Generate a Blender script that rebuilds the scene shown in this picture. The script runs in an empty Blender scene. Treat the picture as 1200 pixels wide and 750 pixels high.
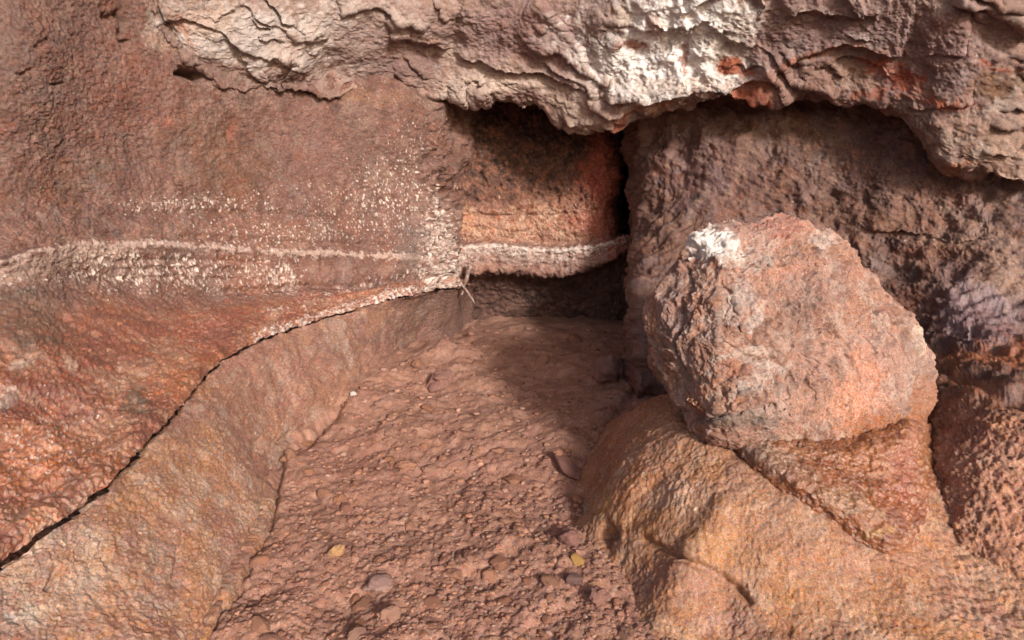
import bpy, math, numpy as np
from mathutils import Vector

F4 = np.float32
rng = np.random.default_rng(7)
sc = bpy.context.scene
COL = sc.collection

# ------------------------------------------------------------------ camera model
CAMZ, PITCH, FPX = 1.5, math.radians(10), 800.0
SP, CP = math.sin(PITCH), math.cos(PITCH)

def ray(px, py):
    a = (px - 600.0) / FPX; b = (375.0 - py) / FPX
    y = CP + b * SP; z = -SP + b * CP
    return a / y, z / y                       # dX/dY, dZ/dY

def at(px, py, Y):                            # sight line through a photo point, taken at the distance Y
    rx, rz = ray(px, py)
    return (rx * Y, Y, CAMZ + rz * Y)

def atz(px, py, z):                           # ... taken at the height z
    rx, rz = ray(px, py)
    Y = (z - CAMZ) / rz
    return (rx * Y, Y, z)

def floor_z(Y):
    Y = np.asarray(Y, float)
    Y = np.where(Y > 4.6, 4.6 + .9 * np.tanh((Y - 4.6) / .9) - .06 * np.clip(Y - 5.2, 0, 2), Y)
    return 0.115 * (Y - 2.65)

def atfloor(px, py, dz=0.0):
    rx, rz = ray(px, py)
    Y = 3.0
    for _ in range(40):
        Y = Y * .5 + .5 * (CAMZ - float(floor_z(Y)) - dz) / (-rz)
    return (rx * Y, Y, float(floor_z(Y)) + dz)

def project(P):
    d = P - np.array([0, 0, CAMZ], F4)
    f = d[..., 1] * CP - d[..., 2] * SP
    u = d[..., 1] * SP + d[..., 2] * CP
    f = np.maximum(f, 0.05)
    return 600 + FPX * d[..., 0] / f, 375 - FPX * u / f

# ------------------------------------------------------------------ noise
NT = 64
TAB = rng.random((NT, NT, NT)).astype(F4) * 2 - 1

def vnoise(p):
    p = np.asarray(p, F4)
    sh = p.shape[:-1]
    p = p.reshape(-1, 3)
    i = np.floor(p).astype(np.int64)
    f = (p - i).astype(F4)
    w = f * f * f * (f * (f * 6 - 15) + 10)
    i &= NT - 1
    j = (i + 1) & (NT - 1)
    x0, y0, z0 = i[:, 0], i[:, 1], i[:, 2]
    x1, y1, z1 = j[:, 0], j[:, 1], j[:, 2]
    wx, wy, wz = w[:, 0], w[:, 1], w[:, 2]
    def L(a, b, t): return a + (b - a) * t
    r = L(L(L(TAB[x0, y0, z0], TAB[x1, y0, z0], wx), L(TAB[x0, y1, z0], TAB[x1, y1, z0], wx), wy),
          L(L(TAB[x0, y0, z1], TAB[x1, y0, z1], wx), L(TAB[x0, y1, z1], TAB[x1, y1, z1], wx), wy), wz)
    return r.reshape(sh)

ROT = np.array([[0.36, 0.48, -0.8], [-0.8, 0.6, 0.0], [0.48, 0.64, 0.6]], F4)

def fbm(P, freq, octs=4, gain=0.5, seed=0.0, ridged=False):
    p = P.astype(F4) * freq + F4(seed * 7.31 + 11.7)
    out = np.zeros(P.shape[:-1], F4); a = 1.0; tot = 0
    for k in range(octs):
        n = vnoise(p)
        if ridged: n = 1 - 2 * np.abs(n)
        out += a * n; tot += a; a *= gain
        p = (p @ ROT) * F4(2.03) + F4(3.7)
    return out / tot * (1.5 if not ridged else 1.0)

def hash2(i, j, k):
    h = (i * 374761393 + j * 668265263 + k * 974634741) & 0xffffffff
    h = ((h ^ (h >> 13)) * 1274126177) & 0xffffffff
    return ((h ^ (h >> 16)) & 0xffff).astype(F4) / 65535.0

def worley2(x, y, seed=0):
    ix = np.floor(x).astype(np.int64); iy = np.floor(y).astype(np.int64)
    d1 = np.full(x.shape, 9, F4); d2 = np.full(x.shape, 9, F4); cid = np.zeros(x.shape, F4)
    for a in (-1, 0, 1):
        for b in (-1, 0, 1):
            cx = ix + a; cy = iy + b
            qx = cx + .1 + .8 * hash2(cx, cy, seed); qy = cy + .1 + .8 * hash2(cx, cy, seed + 5)
            d = np.sqrt((qx - x) ** 2 + (qy - y) ** 2).astype(F4)
            h = hash2(cx, cy, seed + 9)
            near = d < d1
            d2 = np.where(near, d1, np.minimum(d2, d))
            cid = np.where(near, h, cid)
            d1 = np.where(near, d, d1)
    return d1, d2, cid

def ss(a, b, x):
    t = np.clip((x - a) / (b - a), 0, 1)
    return t * t * (3 - 2 * t)

def mixv(a, b, t): return a + (b - a) * t[..., None]

# ------------------------------------------------------------------ colours: measured sRGB 0..255 of the rock under full light -> albedo
ALB = 0.62
def C(r, g, b):
    c = np.array([r, g * .985, b * .97], float) / 255
    c = c + .05 * (c @ np.array([.3, .59, .11]) - c)
    return (np.where(c < .04045, c / 12.92, ((c + .055) / 1.055) ** 2.4) * ALB).astype(F4)

# ------------------------------------------------------------------ grids
def crom(P, n, axis, ts=None):
    """Catmull-Rom through control points along an axis, n samples."""
    P = np.moveaxis(np.asarray(P, float), axis, 0)
    m = P.shape[0]
    t = np.linspace(0, m - 1, n) if ts is None else ts
    i = np.clip(np.floor(t).astype(int), 0, m - 2); f = (t - i)
    Pe = np.concatenate([2 * P[:1] - P[1:2], P, 2 * P[-1:] - P[-2:-1]])
    p0, p1, p2, p3 = Pe[i], Pe[i + 1], Pe[i + 2], Pe[i + 3]
    f = f.reshape((-1,) + (1,) * (P.ndim - 1))
    r = .5 * (2 * p1 + (p2 - p0) * f + (2 * p0 - 5 * p1 + 4 * p2 - p3) * f ** 2 + (3 * p1 - p0 - 3 * p2 + p3) * f ** 3)
    return np.moveaxis(r, 0, axis)

def spaced(P, axis, n):
    """parameters so that samples are spread by the mean length along the axis as seen from the camera"""
    Q = np.moveaxis(np.asarray(P, float), axis, 0)
    px, py = project(Q)
    px = np.clip(px, -150, 1350); py = np.clip(py, -120, 870)
    d = np.hypot(np.diff(px, axis=0), np.diff(py, axis=0))
    d = d.mean(axis=1) + 14.0
    s = np.concatenate([[0], np.cumsum(d)])
    return np.interp(np.linspace(0, s[-1], n), s, np.arange(len(s)))

def normals(P):
    du = np.gradient(P, axis=1); dv = np.gradient(P, axis=0)
    n = np.cross(du, dv)
    n /= np.linalg.norm(n, axis=-1, keepdims=True) + 1e-9
    return n.astype(F4)

def loft(net, nv, nu):
    net = np.asarray(net, float)
    tv = spaced(net, 0, nv); A = crom(net, nv, 0, tv)
    tu = spaced(net, 1, nu); A = crom(A, nu, 1, tu)
    return A.astype(F4), tv, tu

def facing(P, N):
    c = np.array([0.6, 0.2, 1.6], F4)
    mid = ((c - P) * N).sum(-1)
    return N if np.median(mid) > 0 else -N

def polydist(px, py, poly, pad=120):
    """distance, side (+ right of travel in the picture, i.e. below for left-to-right), along 0..1"""
    poly = np.asarray(poly, float)
    D = np.full(px.shape, 1e6, F4); S = np.ones(px.shape, F4); T = np.zeros(px.shape, F4)
    box = (px > poly[:, 0].min() - pad) & (px < poly[:, 0].max() + pad) & (py > poly[:, 1].min() - pad) & (py < poly[:, 1].max() + pad)
    if not box.any(): return D, S, T
    x = px[box]; y = py[box]
    d = np.full(x.shape, 1e6); s = np.ones(x.shape); t = np.zeros(x.shape)
    L = np.hypot(*np.diff(poly, axis=0).T); cum = np.concatenate([[0], np.cumsum(L)])
    for k in range(len(poly) - 1):
        a = poly[k]; v = poly[k + 1] - a
        u = np.clip(((x - a[0]) * v[0] + (y - a[1]) * v[1]) / (v @ v), 0, 1)
        dx = x - a[0] - u * v[0]; dy = y - a[1] - u * v[1]
        dd = np.hypot(dx, dy)
        cr = v[0] * dy - v[1] * dx
        m = dd < d
        d = np.where(m, dd, d); s = np.where(m, np.sign(cr), s); t = np.where(m, (cum[k] + u * L[k]) / cum[-1], t)
    D[box] = d; S[box] = s; T[box] = t
    return D, S, T

def ends(t, e=0.08): return ss(0, e, t) * ss(0, e, 1 - t)

class Sheet:
    """a rock surface: grid of points, its colour, wetness; features are pressed into it as real relief"""
    def __init__(s, P, N):
        s.P = P.astype(F4); s.N = N; s.px, s.py = project(s.P)
        w = 5.0
        s.wx = s.px + fbm(P, 3.0, 3, seed=1) * 16 + fbm(P, 22.0, 3, seed=2) * w
        s.wy = s.py + fbm(P, 3.0, 3, seed=3) * 12 + fbm(P, 22.0, 3, seed=4) * w
        s.col = None; s.wet = np.zeros(P.shape[:2], F4)
        s.dn = np.zeros(P.shape[:2], F4)
        s.dv = np.zeros_like(s.P)
    def tones(s, cols, freq=2.5, seed=0, octs=5, stretch=(1, 1, 1)):
        Q = s.P * np.array(stretch, F4)
        s.col = np.broadcast_to(cols[0], s.P.shape).astype(F4).copy()
        for k, c in enumerate(cols[1:]):
            m = ss(-.05, .45, fbm(Q, freq * (1 + .7 * k), octs, .6, seed + 10 + k))
            s.col = mixv(s.col, c, m * .85)
    def blob(s, x, y, rx, ry, c, k=0.8, rot=0.0, wet=None, grain=.45, seed=0):
        dx = s.wx - x; dy = s.wy - y
        if rot:
            r = math.radians(rot); dx, dy = dx * math.cos(r) + dy * math.sin(r), -dx * math.sin(r) + dy * math.cos(r)
        d = np.sqrt((dx / rx) ** 2 + (dy / ry) ** 2)
        m = d < 1.6
        if not m.any(): return
        dd = d[m] + grain * fbm(s.P[m], 30.0, 3, .65, x * .013 + seed)
        w = (1 - ss(.45, 1.15, dd)) * k
        s.col[m] = mixv(s.col[m], c, w)
        if wet is not None: s.wet[m] = np.maximum(s.wet[m], w / k * wet)
    def band(s, poly, r, c, k=.8, side=0, wet=None, grain=.5, rag=4.0):
        d, sd, t = polydist(s.px + .15 * (s.wx - s.px), s.py + .15 * (s.wy - s.py), poly)
        m = d < r * 2.2
        if not m.any(): return
        q = d[m] * (1 if side == 0 else np.where(sd[m] * side > 0, 1.0, 3.0)) / r + grain * fbm(s.P[m], 35., 3, .65, r * .37)
        w = (1 - ss(.4, 1.2, q)) * k * ends(t[m], .06)
        s.col[m] = mixv(s.col[m], c, w)
        if wet is not None: s.wet[m] = np.maximum(s.wet[m], w / k * wet)
    def mottle(s, cols, freqs=(6, 14, 32), th=.22, k=.75, seed=0, mask=None):
        for a, f in enumerate(freqs):
            for n, c in enumerate(cols):
                v = ss(th + .06, th + .36, fbm(s.P, f * (1 + .13 * n), 4, .62, seed + 17 * a + 5 * n)) * k * .55 * (1, .8, .6)[a]
                if mask is not None: v = v * mask
                s.col = mixv(s.col, c, v)
    def crack(s, poly, w, depth, rag=2.0, dark=None):
        x = s.px + rag * fbm(s.P, 18., 3, .6, 5); y = s.py + rag * fbm(s.P, 18., 3, .6, 6)
        d, sd, t = polydist(x, y, poly, 60)
        m = d < 4 * w
        g = np.exp(-(d[m] / w) ** 2) * ends(t[m], .12)
        s.dn[m] -= depth * g
    def step(s, poly, h, fall, out=(0, -.75, -.45), rag=5.0, edge=1.6, side=1, e=.1, fine=9.):
        """the rock on the other side of the traced edge stands h proud of it, with an overhanging ragged rim"""
        x = s.px + rag * fbm(s.P, 9., 4, .65, h * 31); y = s.py + rag * fbm(s.P, 9., 4, .65, h * 57 + 3)
        d, sd, t = polydist(x, y, poly, fall * 3 + 30)
        sgn = d * sd * -side                                  # >0 on the proud side
        m = (d < fall * 3)
        q = ss(-edge, edge, sgn[m]) * np.exp(-np.clip(sgn[m], 0, None) / fall) * ends(t[m], e)
        s.dv[m] += (q * h)[:, None] * np.array(out, F4)
    def flecks(s, mask, c, th=.35, f=(60, 60, 22), h=.005, seed=0, wet=.9, k=.9):
        m = mask > .02
        n = vnoise(s.P[m] * np.array(f, F4) + F4(seed * 3.3)) + .35 * vnoise(s.P[m] * np.array(f, F4) * F4(2.1) + F4(seed + 9.1)) 
        v = ss(th, th + .35, n + (mask[m] - 1) * .9) * (.55 + .6 * ss(-.5, .6, vnoise(s.P[m] * F4(38) + F4(seed))))
        s.col[m] = mixv(s.col[m], c, v * k)
        s.dn[m] += h * v
        s.wet[m] = np.maximum(s.wet[m], v * wet)
    def bake(s, fine=((9, .02), (30, .008), (90, .003)), rid=0.0, ridf=14., stretch=(1, 1, 1), plates=()):
        Q = s.P * np.array(stretch, F4)
        base = s.P + s.dv
        n0 = facing(base, normals(base)) if np.abs(s.dv).max() > 0 else s.N
        d = s.dn.copy()
        for f, a in fine: d += a * fbm(Q, f, 2, .5, f)
        for f, a, mult in plates:                     # chipped, stepped flakes with one crisp edge each
            q = mult * .42 * (fbm(Q, f, 5, .72, f * 1.7 + 2) + .5 * fbm(Q, f * .35, 2, .5, f)) + 40
            q = q - np.floor(q)
            d += .5 * a * q ** 1.6 * ss(1.0, .95, q) * ss(0, .4, fbm(Q, f * 1.3, 3, .5, f + 21))
        if rid: d += rid * fbm(Q, ridf, 4, .55, 77, ridged=True)
        s.P = (base + (n0 * .5 + s.N * .5) * d[..., None]).astype(F4)

# ------------------------------------------------------------------ materials
def rock_material(name, bump=.6, scale=1.0, rough=(.92, .3), var=.42, spec=.4):
    m = bpy.data.materials.new(name); m.use_nodes = True
    nt = m.node_tree; nd = nt.nodes; L = nt.links; nd.clear()
    out = nd.new('ShaderNodeOutputMaterial'); b = nd.new('ShaderNodeBsdfPrincipled')
    L.new(b.outputs[0], out.inputs[0])
    at_ = nd.new('ShaderNodeAttribute'); at_.attribute_name = 'Col'
    tc = nd.new('ShaderNodeTexCoord')
    def noise(sc_, det, rg=.6):
        n = nd.new('ShaderNodeTexNoise'); n.inputs['Scale'].default_value = sc_ * scale
        n.inputs['Detail'].default_value = det; n.inputs['Roughness'].default_value = rg
        L.new(tc.outputs['Object'], n.inputs['Vector']); return n
    n1 = noise(70, 6, .78); n2 = noise(240, 4, .75); n3 = noise(80, 6, .8); n4 = noise(130, 5, .78)
    mr = nd.new('ShaderNodeMapRange'); mr.inputs['From Min'].default_value = .34; mr.inputs['From Max'].default_value = .66
    mr.inputs['To Min'].default_value = 1 - var; mr.inputs['To Max'].default_value = 1 + var
    L.new(n1.outputs['Fac'], mr.inputs['Value'])
    mr2 = nd.new('ShaderNodeMapRange'); mr2.inputs['From Min'].default_value = .34; mr2.inputs['From Max'].default_value = .66
    mr2.inputs['To Min'].default_value = 1 - var * .8; mr2.inputs['To Max'].default_value = 1 + var * .8
    L.new(n2.outputs['Fac'], mr2.inputs['Value'])
    mm = nd.new('ShaderNodeMath'); mm.operation = 'MULTIPLY'
    L.new(mr.outputs[0], mm.inputs[0]); L.new(mr2.outputs[0], mm.inputs[1])
    vm = nd.new('ShaderNodeVectorMath'); vm.operation = 'SCALE'
    L.new(at_.outputs['Color'], vm.inputs[0]); L.new(mm.outputs[0], vm.inputs['Scale'])
    hs = nd.new('ShaderNodeHueSaturation')
    hr = nd.new('ShaderNodeMapRange'); hr.inputs['From Min'].default_value = .34; hr.inputs['From Max'].default_value = .66
    hr.inputs['To Min'].default_value = .474; hr.inputs['To Max'].default_value = .518
    L.new(n3.outputs['Fac'], hr.inputs['Value']); L.new(hr.outputs[0], hs.inputs['Hue'])
    sr = nd.new('ShaderNodeMapRange'); sr.inputs['From Min'].default_value = .34; sr.inputs['From Max'].default_value = .66
    sr.inputs['To Min'].default_value = .5; sr.inputs['To Max'].default_value = 1.35
    L.new(n4.outputs['Fac'], sr.inputs['Value']); L.new(sr.outputs[0], hs.inputs['Saturation'])
    L.new(vm.outputs[0], hs.inputs['Color']); L.new(hs.outputs[0], b.inputs['Base Color'])
    aw = nd.new('ShaderNodeAttribute'); aw.attribute_name = 'Wet'
    rr = nd.new('ShaderNodeMapRange'); rr.inputs['To Min'].default_value = rough[0]; rr.inputs['To Max'].default_value = rough[1]
    L.new(aw.outputs['Fac'], rr.inputs['Value']); L.new(rr.outputs[0], b.inputs['Roughness'])
    b.inputs['Specular IOR Level'].default_value = spec
    cw = nd.new('ShaderNodeMath'); cw.operation = 'MULTIPLY'; cw.inputs[1].default_value = .8; L.new(aw.outputs['Fac'], cw.inputs[0])
    L.new(cw.outputs[0], b.inputs['Coat Weight']); b.inputs['Coat Roughness'].default_value = .16     # a film of water where it is damp
    ad = nd.new('ShaderNodeMath'); ad.operation = 'MULTIPLY_ADD'; ad.inputs[1].default_value = .45
    L.new(n2.outputs['Fac'], ad.inputs[0]); L.new(n1.outputs['Fac'], ad.inputs[2])
    bp = nd.new('ShaderNodeBump'); bp.inputs['Strength'].default_value = bump; bp.inputs['Distance'].default_value = .012
    L.new(ad.outputs[0], bp.inputs['Height']); L.new(bp.outputs[0], b.inputs['Normal']); L.new(bp.outputs[0], b.inputs['Coat Normal'])
    return m

# ------------------------------------------------------------------ mesh making
def tag(o, label=None, cat=None, group=None, kind=None):
    if label: o['label'] = label
    if cat: o['category'] = cat
    if group: o['group'] = group
    if kind: o['kind'] = kind
    return o

def mesh_from(name, verts, quads, col=None, wet=None, mat=None, parent=None, smooth=True, tris=None):
    verts = np.ascontiguousarray(verts, F4)
    org = np.array([verts[:, 0].mean(), verts[:, 1].mean(), verts[:, 2].min()], F4)
    po = np.array(parent['org'], F4) if parent is not None else np.zeros(3, F4)
    me = bpy.data.meshes.new(name)
    nq = len(quads); k = quads.shape[1]
    me.vertices.add(len(verts)); me.vertices.foreach_set('co', (verts - org).ravel())
    me.loops.add(nq * k); me.loops.foreach_set('vertex_index', quads.astype(np.int32).ravel())
    me.polygons.add(nq)
    me.polygons.foreach_set('loop_start', np.arange(0, nq * k, k, dtype=np.int32))
    me.polygons.foreach_set('use_smooth', np.full(nq, smooth))
    if col is not None:
        a = me.attributes.new('Col', 'FLOAT_COLOR', 'POINT')
        c = np.ones((len(verts), 4), F4); c[:, :3] = np.clip(col, .004, .95); a.data.foreach_set('color', c.ravel())
    if wet is not None:
        a = me.attributes.new('Wet', 'FLOAT', 'POINT'); a.data.foreach_set('value', np.ascontiguousarray(wet, F4).ravel())
    me.update(calc_edges=True)
    if mat: me.materials.append(mat)
    o = bpy.data.objects.new(name, me); COL.objects.link(o)
    o.location = org - po
    if parent is not None: o.parent = parent
    return o

def grid_object(name, sh, mat, rows=None, flip=False, mask=None, parent=None):
    P, c, w = sh.P, sh.col, sh.wet
    if rows: P, c, w = P[rows[0]:rows[1]], c[rows[0]:rows[1]], w[rows[0]:rows[1]]
    nv, nu = P.shape[:2]
    i = np.arange(nv * nu).reshape(nv, nu)
    q = np.stack([i[:-1, :-1], i[:-1, 1:], i[1:, 1:], i[1:, :-1]], -1).reshape(-1, 4)
    if flip: q = q[:, ::-1]
    V = P.reshape(-1, 3); c = c.reshape(-1, 3); w = w.ravel()
    if mask is not None:
        keep = mask.ravel()[q].any(1); q = q[keep]
        used = np.unique(q); re = np.zeros(len(V), np.int64); re[used] = np.arange(len(used))
        V, c, w, q = V[used], c[used], w[used], re[q]
    return mesh_from(name, V, q, c, w, mat, parent)

M = {}
M['wall'] = rock_material('brown_cave_rock', .65, 1.0, (.8, .22), .42, .5)
M['wet'] = rock_material('wet_rust_lava', .5, 1.0, (.7, .16), .42, .6)
M['ceil'] = rock_material('crusted_ceiling_rock', .7, 1.1, (.9, .4), .28)
M['floor'] = rock_material('rubble_ground', .5, 1.3, (.95, .5), .3, .2)
M['boulder'] = rock_material('pink_boulder_rock', .75, 1.2, (.88, .35), .28)
M['mound'] = rock_material('ochre_lava', .6, 1.2, (.8, .22), .42, .5)

# =================================================================== LEFT WALL, BENCH, LOWER SLOPE
colx = [-420, -180, 0, 100, 200, 300, 400, 480, 518, 556]
def row(ys, Ys, xs=colx): return [at(x + (0 if k < 7 else float(np.interp(ys[7], [60, 110, 160, 205, 255, 300, 326], [30, 24, 10, 4, 0, 4, 2]))), y, Y) for k, (x, y, Y) in enumerate(zip(xs, ys, Ys))]
net_up = [
    row([-700, -560, -420, -300, -230, -160, -80, 0, 20, 20], [3.25, 3.45, 3.70, 4.05, 4.50, 4.95, 5.40, 5.80, 6.10, 6.72]),
    row([-200, -150, -100, -60, -30, 0, 30, 60, 70, 70], [3.10, 3.30, 3.55, 3.95, 4.42, 4.90, 5.38, 5.77, 6.07, 6.69]),
    row([80, 80, 80, 85, 95, 100, 105, 110, 110, 110], [3.00, 3.20, 3.45, 3.88, 4.36, 4.86, 5.35, 5.71, 6.01, 6.63]),
    row([210, 200, 190, 190, 195, 200, 200, 205, 205, 205], [3.00, 3.20, 3.45, 3.88, 4.36, 4.86, 5.32, 5.67, 5.97, 6.59]),
    row([280, 265, 250, 240, 240, 245, 248, 255, 255, 255], [2.95, 3.15, 3.40, 3.84, 4.32, 4.80, 5.28, 5.63, 5.93, 6.55]),
    row([345, 325, 303, 284, 286, 293, 297, 300, 300, 300], [2.79, 2.99, 3.24, 3.70, 4.20, 4.70, 5.20, 5.57, 5.87, 6.49]),
    row([385, 365, 338, 338, 350, 345, 338, 326, 322, 322], [2.73, 2.93, 3.18, 3.68, 4.18, 4.66, 5.12, 5.52, 5.82, 6.44]),
]
groove_px = [(-300, 960), (-130, 780), (0, 662), (100, 590), (188, 502), (272, 415), (385, 371), (482, 346), (520, 338), (556, 334)]
groove_z = [.36, .40, .45, .49, .55, .655, .70, .765]
groove = [atz(x, y, z) for (x, y), z in zip(groove_px, groove_z)] + [at(520, 338, 5.78), at(556, 334, 6.4)]
foot = net_up[-1]
def between(a, b, t, dz=0.0): return [tuple(np.array(p) * (1 - t) + np.array(q) * t + np.array([0, 0, dz])) for p, q in zip(a, b)]
net_up += [between(foot, groove, .33, .0), between(foot, groove, .7, .02), between(foot, groove, .93, .012), groove]
fl = [(100, 1010), (180, 860), (238, 752), (288, 662), (317, 592), (328, 525), (420, 452), (512, 390)]
fl = [atfloor(x, y, -.02) for x, y in fl[:-1]] + [at(486, 408, 5.6), at(524, 392, 5.95), at(556, 372, 6.6)]
below = [(p[0] + .10, p[1] - .02, p[2] - .30) for p in fl]
net_lo = [[(p[0] + .004, p[1] - .006, p[2] - .012) for p in groove], between(groove, fl, .3, .06), between(groove, fl, .72, .06), fl, below]
A, tvA, tuA = loft(net_up, 700, 620)
tvB = np.linspace(0, len(net_lo) - 1, 330)
B = crom(crom(np.asarray(net_lo, float), 330, 0, tvB), 620, 1, tuA).astype(F4)
nA = len(A)
PW = A
foot_row = int(np.searchsorted(tvA, 6.25))

# upper wall + bench
S = Sheet(A, facing(A, normals(A)))
tv = tvA[:, None] + 0 * S.px
bench = ss(6.0, 6.6, tv + .25 * fbm(A, 4, 3, seed=8))
S.tones([C(128, 86, 72), C(104, 67, 56), C(146, 104, 90), C(114, 71, 50)], 5.5, 1, 6, (1, 1, .6))
wallc = S.col.copy()
S.tones([C(164, 98, 68), C(178, 114, 74), C(140, 80, 56), C(182, 130, 100)], 5.0, 2, 6)
S.col = mixv(wallc, S.col, bench)
b = S.blob
for a in [
    (60, 60, 130, 110, C(118, 80, 66), .5), (150, 110, 90, 60, C(140, 84, 64), .5), (10, 50, 60, 80, C(128, 96, 84), .6),
    (190, 15, 20, 30, C(185, 165, 155), .7), (300, 80, 100, 40, C(170, 145, 132), .5), (215, 40, 40, 26, C(200, 165, 140), .6),
    (270, 205, 45, 60, C(112, 72, 38), .75), (225, 170, 60, 40, C(120, 78, 50), .6), (70, 215, 25, 35, C(110, 70, 40), .5),
    (110, 195, 22, 12, C(105, 92, 78), .5, 30), (330, 60, 30, 40, C(190, 160, 145), .4),
    (360, 190, 70, 50, C(140, 96, 84), .6), (440, 160, 60, 60, C(126, 88, 76), .6), (430, 115, 50, 14, C(150, 105, 75), .7),
    (185, 145, 12, 9, C(170, 95, 60), .7), (275, 150, 8, 8, C(185, 100, 70), .6),
    (482, 290, 22, 30, C(112, 100, 96), .7), (440, 270, 50, 30, C(136, 92, 78), .5), (300, 275, 110, 20, C(150, 96, 70), .6),
    (120, 278, 120, 8, C(170, 122, 98), .5), (290, 320, 40, 26, C(150, 84, 44), .8, 0, .7), (350, 325, 60, 14, C(150, 88, 55), .6, 0, .5),
    (40, 330, 40, 14, C(165, 125, 105), .5), (45, 385, 60, 46, C(136, 104, 84), .8), (30, 352, 40, 8, C(95, 84, 70), .6), (55, 398, 18, 10, C(96, 92, 78), .6), (20, 400, 12, 16, C(92, 86, 74), .5),
    (150, 400, 110, 35, C(150, 90, 66), .7, 0, .5), (230, 390, 70, 26, C(166, 96, 74), .7, 0, .35), (280, 375, 40, 14, C(150, 80, 55), .6, 0, .5),
    (175, 440, 60, 30, C(180, 130, 102), .75, -20), (165, 465, 26, 13, C(104, 84, 68), .85, -20), (150, 468, 18, 9, C(88, 76, 64), .8, -15), (198, 445, 12, 10, C(110, 90, 80), .6),
    (215, 455, 20, 30, C(190, 115, 65), .8, 30), (100, 430, 60, 24, C(160, 90, 60), .7, 0, .4), (78, 430, 13, 9, C(205, 170, 145), .9), (18, 425, 14, 8, C(195, 165, 145), .8), (10, 470, 20, 12, C(200, 180, 165), .9),
    (45, 510, 70, 26, C(190, 116, 70), .6, 0, .6), (60, 545, 60, 16, C(194, 118, 66), .8, 0, .8), (20, 560, 40, 20, C(185, 110, 60), .7, 0, .7),
    (115, 510, 50, 30, C(190, 130, 92), .7, -30, .5), (60, 600, 40, 26, C(186, 128, 98), .7, 0, .5), (10, 620, 30, 30, C(186, 132, 100), .7, 0, .5), (40, 620, 12, 26, C(215, 150, 105), .7, 25, .5), (90, 570, 30, 20, C(160, 105, 75), .5, 0, .6),
]: b(*a)
S.wet = np.maximum(S.wet, bench * (.35 + .4 * ss(-.1, .5, fbm(A, 5, 3, seed=59))))
white = C(236, 216, 200)
S.mottle([C(84, 56, 44), C(150, 84, 52), C(142, 122, 112), C(178, 138, 116)], (5, 13, 34), .24, .6, 1, 1 - bench)
S.blob(60, 545, 70, 20, C(196, 112, 52), .7); S.blob(215, 455, 22, 34, C(192, 116, 62), .7); S.blob(165, 465, 28, 14, C(96, 78, 64), .8, -20); S.blob(170, 440, 60, 24, C(186, 138, 108), .6, -20)
S.mottle([C(204, 112, 50), C(92, 58, 44), C(206, 162, 126), C(132, 66, 50)], (5, 13, 34), .24, .65, 2, bench)
rim = [(-100, 335), (0, 308), (40, 297), (95, 286), (180, 287), (300, 294), (400, 298), (500, 302)]
S.band(rim, 3.8, C(222, 192, 176), .6, grain=1.5)
S.band([(-60, 345), (0, 330), (50, 312), (95, 296), (140, 300)], 12, C(190, 160, 142), .55)
dn_line = [(-100, 341), (0, 314), (40, 303), (95, 292), (180, 293), (300, 299), (420, 303)]
S.crack([(x, y - 12) for x, y in rim], 3.5, .02, 1.5)
S.dn += (.010 + .012 * fbm(A, 6, 3, seed=46)) * np.exp(-((polydist(S.px, S.py, rim)[0]) / 4.0) ** 2)
S.band([(x, y + 8) for x, y in rim[:5]], 2.5, C(205, 172, 154), .6, grain=1.2)
S.crack([(100, 252), (180, 250), (260, 248), (330, 252), (420, 260)], 4, .02, 2)
for yy, x0, x1 in ((306, 110, 330), (316, 120, 300), (327, 90, 290)): S.crack([(x0, yy), ((x0 + x1) / 2, yy - 1), (x1, yy + 2)], 3, .012, 2)
S.crack([(225, 345), (290, 342), (350, 336), (420, 336), (500, 322)], 4, .03, 2)
# white drip flecks: mineral, and glints put into the colour
g = lambda x, y, rx, ry: np.exp(-((S.px - x) / rx) ** 2 - ((S.py - y) / ry) ** 2)
mk = np.clip(1.0 * g(215, 240, 85, 14) + 1.1 * g(210, 318, 120, 30) + .8 * g(120, 312, 40, 24) + .9 * g(335, 325, 25, 26) + .5 * g(400, 240, 120, 50) + .55 * g(470, 200, 60, 90) + .7 * g(30, 330, 50, 14) + .55 * g(300, 275, 120, 16) + .45 * g(100, 480, 130, 70) + .5 * g(40, 540, 70, 60), 0, 1.15)
S.flecks(mk, white * F4(1.12), .2, (115, 115, 48), .005, 1)
S.flecks(mk * .8, C(205, 170, 150), .2, (150, 150, 60), .003, 31)
mk2 = np.clip(1.2 * np.exp(-(polydist(S.px, S.py, [(512, 215), (507, 235), (514, 260), (511, 295), (518, 340)])[0] / (8 + 12 * ss(215, 265, S.py))) ** 2) * ss(200, 262, S.py) * 1.3, 0, 1.2)
S.col = mixv(S.col, C(196, 164, 148), np.clip(mk2 * (.3 + 1.3 * fbm(A, 26, 4, .7, seed=48)), 0, .8))
S.flecks(mk2, C(238, 220, 208), .1, (95, 95, 50), .014, 4)
S.dn += (.02 + .07 * fbm(A, 11, 4, .6, seed=45)) * np.exp(-((S.px - 516) / 16) ** 2) * ss(120, 200, S.py)
S.dn += (.10 * fbm(A, 4.5, 4, .6, seed=47) - .02) * ss(470, 525, S.px)
mk3 = np.exp(-(polydist(S.wx, S.wy, [(540, 112), (505, 150), (480, 190), (470, 225)])[0] / 9) ** 2)
S.flecks(mk3 * .8, C(190, 156, 140), .2, (95, 95, 50), .006, 44)
lip = [(270, 412), (310, 393), (345, 381), (385, 368), (440, 353), (508, 335)]
dl, sl, tl = polydist(S.px, S.py, lip)
S.flecks(np.clip(np.exp(-(dl / 8) ** 2) * ss(0, .2, tl) * 1.3, 0, 1.15), C(240, 222, 212), .1, (100, 100, 35), .008, 5)
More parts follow.
